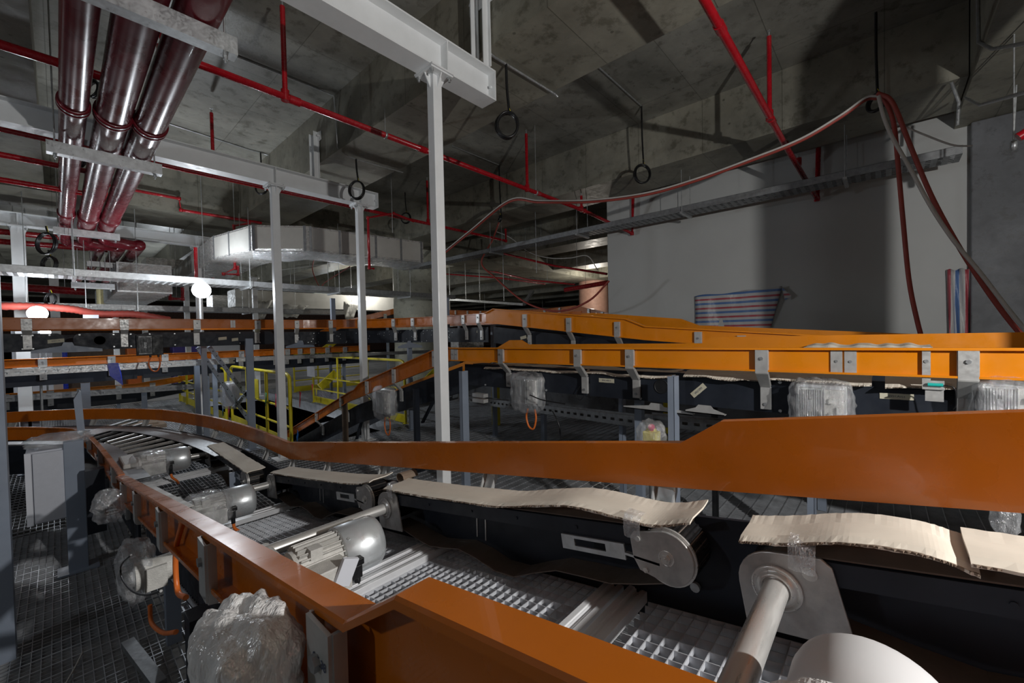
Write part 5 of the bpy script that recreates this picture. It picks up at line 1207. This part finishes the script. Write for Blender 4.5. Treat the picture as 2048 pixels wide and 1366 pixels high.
handrail([(2.12, 9.3, 0), (2.06, 13.4, 0)], 1.0, 'yellow handrail running away at far left of the floor opening', 6)
handrail([(4.10, 6.3, 0), (4.10, 10.2, 0)], 1.12, 'yellow handrail on the far side of the floor opening, behind the descending conveyor', 4)
handrail([(4.5, 12.5, 0), (6.5, 12.5, 0)], 1.1, 'distant yellow handrail under the lower conveyor', 4)
q = P(549, 770, X=2.1)
m = MB(); m.box(2.09, 2.10, P(513, 780, X=2.09).y - .09, P(513, 780, X=2.09).y + .09, .62, .92); sgn = m.build('sign', 'yellow'); tag(sgn, 'small pale edged yellow sign fixed on the handrail', 'sign')
m = MB(); m.box(4.05, 4.06, P(622, 762, X=4.05).y - .22, P(622, 762, X=4.05).y + .22, .62, 1.02); tag(m.build('notice_board', 'whitep'), 'blank white board hung on the far yellow handrail', 'board')
def flag(px_, py_, X_, s, mat, label):
    c = P(px_, py_, X=X_); m = MB(); m.prism([c + Vector((0, -s * .5, s)), c + Vector((.01, s * .35, s * 1.1)), c + Vector((.03, s * .55, .1 * s)), c + Vector((0, .1 * s, -s)), c + Vector((-.02, -s * .45, -.1 * s))], (.006, 0, 0)); tag(m.build('flag', mat), label, 'flag')
flag(599, 800, 2.08, .10, 'flagr', 'dark red flag on the rounded end of the yellow handrail')
flag(594, 872, 2.06, .07, 'flagb', 'light blue flag low beside the white second-beam post')
flag(531, 800, 2.1, .10, 'flagg', 'green flag left of the white second-beam post')
flag(551, 802, 2.1, .09, 'flagp', 'pink flag left of the white second-beam post')
flag(445, 820, 2.1, .13, 'flagb', 'blue flag on the far left yellow handrail')
flag(457, 822, 2.1, .13, 'flagp', 'pink flag on the far left yellow handrail')
flag(624, 780, 4.0, .13, 'flagr', 'red flag below the white notice board')
flag(632, 790, 3.95, .13, 'yellow', 'yellow flag below the white notice board')
c = P(225, 745, Y=7.9); m = MB(); m.prism([c + Vector((-.04, 0, .13)), c + Vector((.06, 0, .13)), c + Vector((.09, .02, -.02)), c + Vector((.10, 0, -.19)), c + Vector((-.03, 0, -.04))], (0, .02, 0)); tag(m.build('blue_bag', 'bluebag'), 'blue plastic scrap hanging from the bright slotted tray', 'plastic bag')
# yellow stair stringers behind
for (a, b, Y_, lab) in (((900, 712), (842, 770), 9.0, 'yellow diagonal stair brace left of the tall post'), ((880, 700), (835, 745), 12.0, 'second yellow diagonal brace behind the slotted tray'), ((690, 668), (640, 705), 12.0, 'yellow diagonal left of the round column'), ((672, 745), (640, 775), 9.5, 'short yellow stringer behind the far handrail')):
    m = MB(); m.bar(P(*a, Y=Y_), P(*b, Y=Y_), .05, .16); tag(m.build('stair_stringer', 'yellow'), lab, 'stair')
m = MB(); q = P(992, 830, X=5.0); m.box(q.x - .04, q.x + .04, q.y - .06, q.y + .06, 0, 1.15); tag(m.build('yellow_post', 'yellow'), 'square yellow post seen under the middle conveyor, left of the orange cable loop', 'post')
m = MB(); q = P(1336, 850, X=4.6); m.box(q.x - .03, q.x + .03, q.y - .04, q.y + .04, .4, 1.0); tag(m.build('yellow_post', 'yellow'), 'short yellow post behind the upright right of the yellow button', 'post')
# big braces at mid left
for (a, b, lab) in (((395, 695), (508, 855), 'long perforated grey brace slanting at mid left, lower one'), ((418, 693), (500, 800), 'long perforated grey brace slanting at mid left, upper one'), ((505, 772), (468, 815), 'short grey cross brace meeting the long ones')):
    p, q = P(*a, Y=7.6), P(*b, Y=7.6); m = MB(); m.bar(p, q, .05, .045, up=(0, 1, 0)); o = m.build('brace', 'grey_post'); tag(o, lab, 'brace')
    h = MB()
    for k in range(1, 12): c = p.lerp(q, k / 12); h.cyl(c + Vector((0, -.028, 0)), c + Vector((0, -.022, 0)), .009, 8)
    h.build('slot_row', 'black', o)
c = P(462, 790, Y=7.9); o = blob('plastic_wrap', 'bag', None, c, (.13, .12, .22), 31, 3, .2, 4); tag(o, 'film wrapped box standing behind the grey braces', 'plastic film')
m = MB(); m.box(c.x - .1, c.x + .1, c.y - .08, c.y + .08, c.z - .17, c.z + .19); tag(m.build('junction_box', 'cabinet'), 'pale box inside film behind the grey braces', 'box')

# ================================================================== CABINET, POSTS AND BAGS AT LEFT
YQ = 4.12
a, b = P(64, 909, Y=YQ), P(134, 1034, Y=YQ)
t = thing('control_cabinet', 'pale grey control cabinet hanging on the post at left', 'cabinet', (a.x, YQ, 0))
m = MB(); m.box(a.x - .03, b.x + .03, YQ + .02, YQ + .19, b.z - .01, a.z + .01); m.build('body', 'cabinet', t, bevel=.004)
m = MB(); m.box(a.x, b.x, YQ - .005, YQ + .016, b.z, a.z); m.build('door', 'cabinet', t, bevel=.003)
m = MB(); m.box(a.x - .034, a.x - .006, YQ + .0, YQ + .018, b.z - .008, a.z + .008); m.build('hinge_strip', 'whitep', t)
m = MB(); m.box(b.x + .008, b.x + .03, YQ + .0, YQ + .018, b.z, a.z); m.build('film_strip', 'duct', t)
pc = P(152, 1000, Y=YQ)
t = thing('cabinet_post', 'blue-grey post carrying the control cabinet', 'post', (pc.x, YQ, 0))
m = MB(); m.box(pc.x - .048, pc.x + .048, YQ - .02, YQ + .05, .01, P(150, 881, Y=YQ).z); m.build('upright', 'grey_post', t, bevel=.003)
m = MB(); m.box(pc.x - .10, pc.x + .10, YQ - .06, YQ + .10, .001, .012); m.build('base_plate', 'grey_post', t)
qa, qb, qc, qd = P(147, 796, Y=4.5), P(154, 783, Y=4.5), P(164, 781, Y=4.5), P(169, 858, Y=4.5)
m = MB(); m.prism([P(147, 800, Y=4.5), P(158, 782, Y=4.5), P(162, 783, Y=4.5), P(170, 862, Y=4.5), P(163, 872, Y=4.5), P(155, 866, Y=4.5)], (0, .09, 0)); tag(m.build('channel_stub', 'grey_post'), 'grey upright plate with a slanted top in front of the curved guards', 'post')
m = MB(); q = P(190, 1000, Y=3.9); m.box(q.x - .04, q.x + .05, 3.88, 3.96, .3, .72); tag(m.build('conveyor_leg', 'panel'), 'short dark leg right of the control cabinet', 'post')
q = P(12, 1000, Y=3.2); m = MB(); m.box(q.x - .12, P(13, 900, Y=3.2).x, 3.2, 3.3, .001, P(4, 690, Y=3.2).z + 1.0); tag(m.build('steel_post', 'grey_post'), 'grey post cut by the left edge of the photo', 'post')
o = blob('plastic_bag', 'bag', None, P(118, 880, Y=4.25), (.15, .12, .045), 41, 4, .3, 3); tag(o, 'crumpled clear film lying on top of the control cabinet', 'plastic bag')
o = blob('plastic_bag', 'bag', None, P(272, 1140, X=.16), (.05, .10, .095), 42, 4, .28, 3, .2); tag(o, 'clear plastic bag with a black cable hanging outside the near guard at left', 'plastic bag')
c = P(285, 1150, X=.17); m = MB(); m.cyl((c.x - .02, c.y, c.z), (c.x + .08, c.y, c.z), .045, 20); m.box(c.x, c.x + .06, c.y - .045, c.y + .045, c.z - .045, c.z + .03); tag(m.build('bagged_motor', 'motor'), 'motor end inside the clear bag at left', 'motor')
m = MB(); m.tube(cat_rom([P(a, b, X=.10) for a, b in ((262, 1110), (243, 1130), (243, 1155), (262, 1180), (290, 1190), (322, 1182))], 8), .0022, 6); tag(m.build('cable', 'rubber'), 'thin black cable looping over the clear bag at left', 'cable')
o = blob('plastic_bag', 'bag', None, P(217, 1012, X=.13), (.05, .09, .065), 43, 4, .3, 3); tag(o, 'clear plastic bag right of the control cabinet', 'plastic bag')
c = P(495, 1330, X=.15); o = blob('plastic_bag', 'bagw', None, c, (.052, .085, .066), 44, 5, .20, 3, .1, pleats=.10); tag(o, 'large milky plastic bag tied below the near guard at the bottom edge', 'plastic bag')
m = MB(); m.tube([P(480, 1255, X=.16), P(492, 1232, X=.17), P(500, 1212, X=.18)], .02, 12, rs=[.03, .010, .016]); tag(m.build('bag_knot', 'bagw'), 'gathered neck of the milky bag under the near guard', 'plastic bag')
for (pp, lab) in (([(370, 1030), (352, 1100), (355, 1180), (372, 1195)], 'orange cable hanging under the near guard, upper one'), ([(300, 1210), (303, 1245), (325, 1265), (352, 1264)], 'orange cable curve low at left under the near guard')):
    pts = [P(a, b, X=.22) for a, b in pp]; m = MB(); m.tube(cat_rom(pts, 6), .0075, 8); tag(m.build('cable', 'orangec'), lab, 'cable')
q = P(638, 1325, X=XN - .05); text('0/5.38', 'writing', 'ink', A, (q.x, q.y, q.z), (0, -1, 0), (0, 0, 1), .014)
# uprights below the near guard
m = MB(); q = P(392, 1300, X=.26); m.box(.24, .30, q.y - .04, q.y + .04, .002, GA(q.y) - .35); tag(m.build('conveyor_leg', 'panel'), 'dark leg below the near guard behind the milky bag', 'post')
q = P(465, 962, X=.85); m = MB(); m.box(.83, .90, q.y - .004, q.y + .004, .25, P(465, 945, X=.85).z); tag(m.build('upright_plate', 'grey_post'), 'small blue-grey plate standing between the second and third motors', 'plate')
# things seen through the floor at lower left
for i, (a, b, lab) in enumerate(((310, 1290, 'left'), (325, 1300, 'right'))):
    p = P(a, b - 30, Z=-.25); q = P(a + 18, b + 40, Z=-.25); m = MB(); m.bar(p, q, .04, .02); tag(m.build('yellow_bar', 'yellow'), lab + ' one of two yellow bars seen through the floor grating', 'bar')
m = MB(); p, q = P(262, 1290, Z=-.05), P(330, 1370, Z=-.05); m.bar(P(255, 1285, Z=.03), P(320, 1370, Z=.03), .05, .03); tag(m.build('loose_channel', 'galvd'), 'loose slotted channel lying on the grating under the near guard', 'channel')
m = MB(); m.tube(cat_rom([P(165, 1305, Z=.012), P(150, 1335, Z=.012), P(130, 1370, Z=.012)], 6), .004, 6); tag(m.build('wire', 'whitehose'), 'pale wire lying on the grating at the bottom left', 'wire')
m = MB(); m.box(-.75, -.25, 1.2, 1.9, -2.98, -2.7); tag(m.build('red_crate', 'redhose'), 'dusty red material below the grating at bottom left', 'crate')

# ================================================================== BITS BEYOND THE NEAR GUARD
c = P(1303, 868, X=2.55); t = thing('emergency_button', 'yellow emergency button with a red head in a clear bag behind the near guard', 'button', c)
m = MB(); m.box(c.x - .04, c.x + .04, c.y - .045, c.y + .045, c.z - .10, c.z + .02); m.build('housing', 'yellow', t, bevel=.008)
m = MB(); m.lathe(c + ZZ * .02, (-.5, -.2, .8), [(0, .032), (.006, .032), (.012, .02)], 20); m.build('collar', 'yellow', t)
m = MB(); m.lathe(c + Vector((-.006, -.003, .03)), (-.5, -.2, .8), [(0, .014), (.015, .016), (.02, .022), (.032, .02), (.036, .008)], 20); m.build('push_head', 'flagp', t)
m = MB(); m.cyl((c.x, c.y, .001), (c.x, c.y, c.z - .10), .02, 10); m.build('stand', 'galvd', t)
o = blob('plastic_bag', 'bag', None, c + ZZ * -.03, (.075, .085, .115), 51, 4, .2, 3); tag(o, 'clear bag over the yellow emergency button', 'plastic bag')
for (a, b, lab) in ((1310, 990, 'yellow and white end of a strap bracket below the near guard'),):
    q = P(1322, 1000, X=1.32); m = MB(); m.box(q.x, q.x + .03, q.y - .008, q.y + .008, q.z - .12, q.z + .1); tag(m.build('warning_strip', 'yellow'), lab, 'bracket')
o = blob('plastic_bag', 'bag', None, P(2010, 1035, X=2.1), (.04, .03, .06), 52, 3, .3, 3); tag(o, 'scrap of clear film hanging below the near guard at the right edge', 'plastic bag')
for (pts, X_, r, lab) in (([(1105, 822), (1118, 850), (1122, 890)], 3.2, .006, 'thin black cable hanging from the middle conveyor right of the orange loop'), ([(1130, 808), (1085, 800), (1060, 790)], 2.6, .005, 'thin black cable across the plastic covered drive'), ([(1160, 772), (1152, 790), (1160, 800), (1168, 788), (1162, 770)], 2.78, .0025, 'thin looped wire hanging from a bracket of the middle conveyor')):
    m = MB(); m.tube(cat_rom([P(a, b, X=X_) for a, b in pts], 6), r, 8); tag(m.build('cable', 'rubber'), lab, 'cable')
for (a, b, Y_, w_, h_, lab) in ((931, 692, 7.5, .42, .30, 'foil covered box under the rear conveyor, left one'), (958, 690, 7.5, .32, .36, 'foil covered box under the rear conveyor, right one')):
    c = P(a, b, Y=Y_); m = MB(); m.box(c.x - w_ / 2, c.x + w_ / 2, Y_, Y_ + .3, c.z - h_ / 2, c.z + h_ / 2); tag(m.build('foil_box', 'duct'), lab, 'box')
for (a, b, lab) in ((1150, 636, 'left'), (1172, 638, 'middle'), (1188, 640, 'right')):
    o = blob('white_sack', 'whitep', None, P(a, b + 3, X=8.75), (.12, .16, .14), a, 3, .3, 3); tag(o, lab + ' one of the white sacks beyond the rear conveyor near the white wall edge', 'sack')
# clutter beyond the upper conveyor at far left
for (a, b, Y_, w_, h_, mat, lab) in ((10, 708, 16, .7, .8, 'purple', 'purple tub far behind the conveyors at the left edge'), (35, 708, 16, .8, .9, 'cardb', 'brown carton far behind the conveyors at the left edge'), (68, 702, 15.5, .7, 1.2, 'whitep', 'white cupboard far behind the upper conveyor at left'), (112, 708, 16, .4, .5, 'bluebag', 'blue container far behind the conveyors at left'), (185, 702, 16.5, 1.4, .5, 'cardb', 'brown heap far behind the conveyors at left'), (380, 692, 17, .9, .7, 'purple', 'purple stack far behind, below the lamp post'), (440, 692, 17, 1.2, .7, 'whitep', 'white far container left of the white posts'), (268, 700, 16, .3, .4, 'orangec', 'small orange object far behind the black motor drive')):
    c = P(a, b, Y=Y_); m = MB(); m.box(c.x - w_ / 2, c.x + w_ / 2, Y_, Y_ + .5, .002, c.z + h_ / 2); tag(m.build('stored_box', mat, bevel=.03), lab, 'box')
for i, (a, b, lab) in enumerate(((186, 667, 'low'), (1180, 664, 'right'))): pass
c = P(183, 663, Y=9.6); m = MB(); m.box(c.x - .09, c.x + .09, 9.59, 9.6, P(183, 637, Y=9.6).z - .08, P(183, 637, Y=9.6).z + .06); tag(m.build('paper_sign', 'whitep'), 'small blank white sheet hanging below the ribbed red hose', 'paper')

# ================================================================== VISIBLE FLOODLIGHTS
def flood(px_, py_, Y_, power, label, r=.07):
    c = P(px_, py_, Y=Y_); t = thing('floodlight', label, 'floodlight', c); d = (CP - c); d.z = 0; d.normalize(); s = Vector((-d.y, d.x, 0))
    m = MB(); m.cyl(c - d * .12, c - d * .07, .10, 24); m.build('housing', 'black', t)
    m = MB(); m.lathe(c - d * .08, d, [(r * (1 - math.cos(math.pi * k / 12)), max(.002, r * math.sin(math.pi * k / 12))) for k in range(13)], 28); m.build('lamp_glare_ball', 'lampg', t)  # glowing ball swelled to stand for the glare round the lamp
    lamp('floodlight_bulb', c + d * (2 * r), power, COOL, .06)
flood(403, 581, 8.1, 75, 'bright floodlight fixed to the post in the left half', .125)
flood(75, 627, 9.5, 22, 'bright floodlight low at the far left, above the upper conveyor', .11)
flood(90, 665, 14.0, 25, 'small distant floodlight seen in the gap under the upper guard', .09)

# ================================================================== HANGERS AND SUPPORTS
def rods(o, pts, top, r=.006, mat='galv'):
    m = MB()
    for p in pts: m.cyl((p[0], p[1], p[2]), (p[0], p[1], top), r, 6)
    m.build('hanger_rod', mat, o)
by = {o.get('label'): o for o in bpy.data.objects if o.get('label')}
def rods_on(key, n=2, top=None, zoff=0.0):
    for l, o in by.items():
        if l.startswith(key):
            vs_ = []
            for q in [o] + list(o.children):
                if q.type == 'MESH':
                    mw = (parent_world(q)); vs_ += [mw @ Vector(v.co) for v in q.data.vertices]
            a = np.array([tuple(v) for v in vs_]); lo, hi = a.min(0), a.max(0); i = 0 if hi[0] - lo[0] > hi[1] - lo[1] else 1
            for s in [(k + .5) / n for k in range(n)]:
                c = lo[i] + (hi[i] - lo[i]) * s; sel = a[np.abs(a[:, i] - c) <= max(.15, (hi[i] - lo[i]) * .5 / n + .05)]
                near = sel[np.argsort(np.abs(sel[:, i] - c))[:6]] if len(sel) else a
                # a point on the straight line between end clusters
                e0 = a[a[:, i] < lo[i] + .25].mean(0); e1 = a[a[:, i] > hi[i] - .25].mean(0); p = e0 + (e1 - e0) * s
                rods(o, [(p[0], p[1], p[2] + zoff)], top or SLABZ - .003)
for k, n in (('dark red pipe at top left', 1), ('dark red pipe under the beams at left, upper', 2), ('dark red pipe under the beams at left, lower', 2), ('thick bright red pipe at far left', 2), ('red pipe at far left behind the channel, upper', 2), ('red pipe at far left behind the channel, lower', 2),
             ('thin red pipe high in the bay', 2), ('thin red pipe lower in the bay', 2), ('thin red pipe right of the round', 2), ('thick red pipe ending at', 1), ('tip of a red pipe', 1), ('red pipe stepping down', 1), ('small red U-shaped', 1), ('torn strip of film hanging under the far duct, left', 1), ('torn strip of film hanging under the far duct, middle', 1), ('torn strip of film hanging under the far duct, right', 1), ('empty ring hanger', 1), ('red drop pipe in front', 1), ('bright red drop pipe', 1), ('thin red drop pipe', 1), ('red hose looping down', 1), ('thin white cable drooping', 1), ('thin white cable under', 1), ('looped thin red hose', 1),
             ('distant pale duct behind', 3), ('distant foil duct', 3), ('distant pale duct between', 3), ('bright box duct', 1), ('long ribbed foil duct', 3), ('short length of far maroon pipe', 1), ('thick ribbed pinkish', 3), ('large foil wrapped air duct', 1)): rods_on(k, n)
for T0, x, y, z in ((H_, h0.x + .3, 11.3, h0.z - .4), (H_, h2.x - .2, 10.85, h2.z - .4), (K_, XK + .15, kp[0].y - .3, kp[0].z - .44), (K_, XK + .15, kp[3].y, kp[3].z - .44), (K_, XK + .15, 2.6, kp[-1].z - .35), (F_, -.6, 9.65, ZF - .4), (F_, 1.9, 9.65, ZF - .4), (F_, 4.6, 9.65, ZF - .4), (G_, -.8, 13.15, ZG - .4), (G_, .9, 13.15, ZG - .4),
             (E_, -1.3, 7.5, ZE - .38), (E_, 1.45, 7.5, ZE - .38), (D_, 4.35, .4, 1.1), (D_, 4.35, 3.4, 1.3), (A, .36, .75, .75), (A, .36, 2.75, .4), (Bc, .45, 6.75, .35), (Bc, -1.2, 7.2, .35), (Cc, 3.2, 1.5, 1.0), (Cc, 3.2, -1.5, 1.0)):
    m = MB(); m.box(x - .03, x + .03, y - .03, y + .03, .002, z); m.build('leg', 'grey_post', T0)
for nm, d0 in (('foil covered box under the rear conveyor, left one', .35), ('foil covered box under the rear conveyor, right one', .35)):
    o = by[nm]; a = np.array([tuple(v.co) for v in o.data.vertices]); c = a.mean(0); m = MB(); m.box(c[0] - .03, c[0] + .03, c[1] - .03, c[1] + .03, .002, a[:, 2].min()); m.build('stand', 'panel', o)
for o in [o for o in bpy.data.objects if o.name.startswith('floodlight') and o.type == 'EMPTY']:
    m = MB(); m.cyl((o.location.x, o.location.y + .13, .002), (o.location.x, o.location.y + .13, o.location.z - .1), .015, 10); m.build('stand', 'galvd', o)
m = MB(); m.hexa([(XK + .1, kp[0].y, kp[0].z - .2), (XK + .9, kp[0].y, kp[0].z - .2), (XK + .9, kp[-1].y, kp[-1].z - .2), (XK + .1, kp[-1].y, kp[-1].z - .2)] + [(XK + .1, kp[0].y, kp[0].z - .17), (XK + .9, kp[0].y, kp[0].z - .17), (XK + .9, kp[-1].y, kp[-1].z - .17), (XK + .1, kp[-1].y, kp[-1].z - .17)]); m.build('belt', 'black', K_)

GR = dict(fire_main_pipe='big maroon fire main pipes', cable_coil='black cable coils hanging from the ceiling', gear_motor='gear motors across the near conveyor', conveyor_leg='legs of the conveyors', flag='small flags on the handrails',
          hanging_film='strips of film under the far duct', motor_drive='motor drives on the conveyor panels', white_sack='white sacks beyond the rear conveyor', foil_box='foil covered boxes under the rear conveyor', steel_post='steel posts of the hall',
          handrail='yellow handrails round the floor opening', floodlight='bright floodlights', tarpaulin='striped tarpaulins on the white wall', cable_tray='cable trays', sprinkler_pipe='red sprinkler pipes', pipe_support_channel='channels under the big pipes',
          conduit='steel conduits on the concrete', grating_panel='gratings in the near conveyor', plastic_wrap='plastic wraps on motors and drives', plastic_bag='plastic bags', steel_beam='steel I-beams', beam_hanger='beam hangers', stored_box='boxes stored far behind the conveyors')
for o in bpy.data.objects:
    if o.parent is None and o.get('label') and not o.get('group'):
        b = o.name.split('.')[0]
        if b in GR: o['group'] = GR[b]
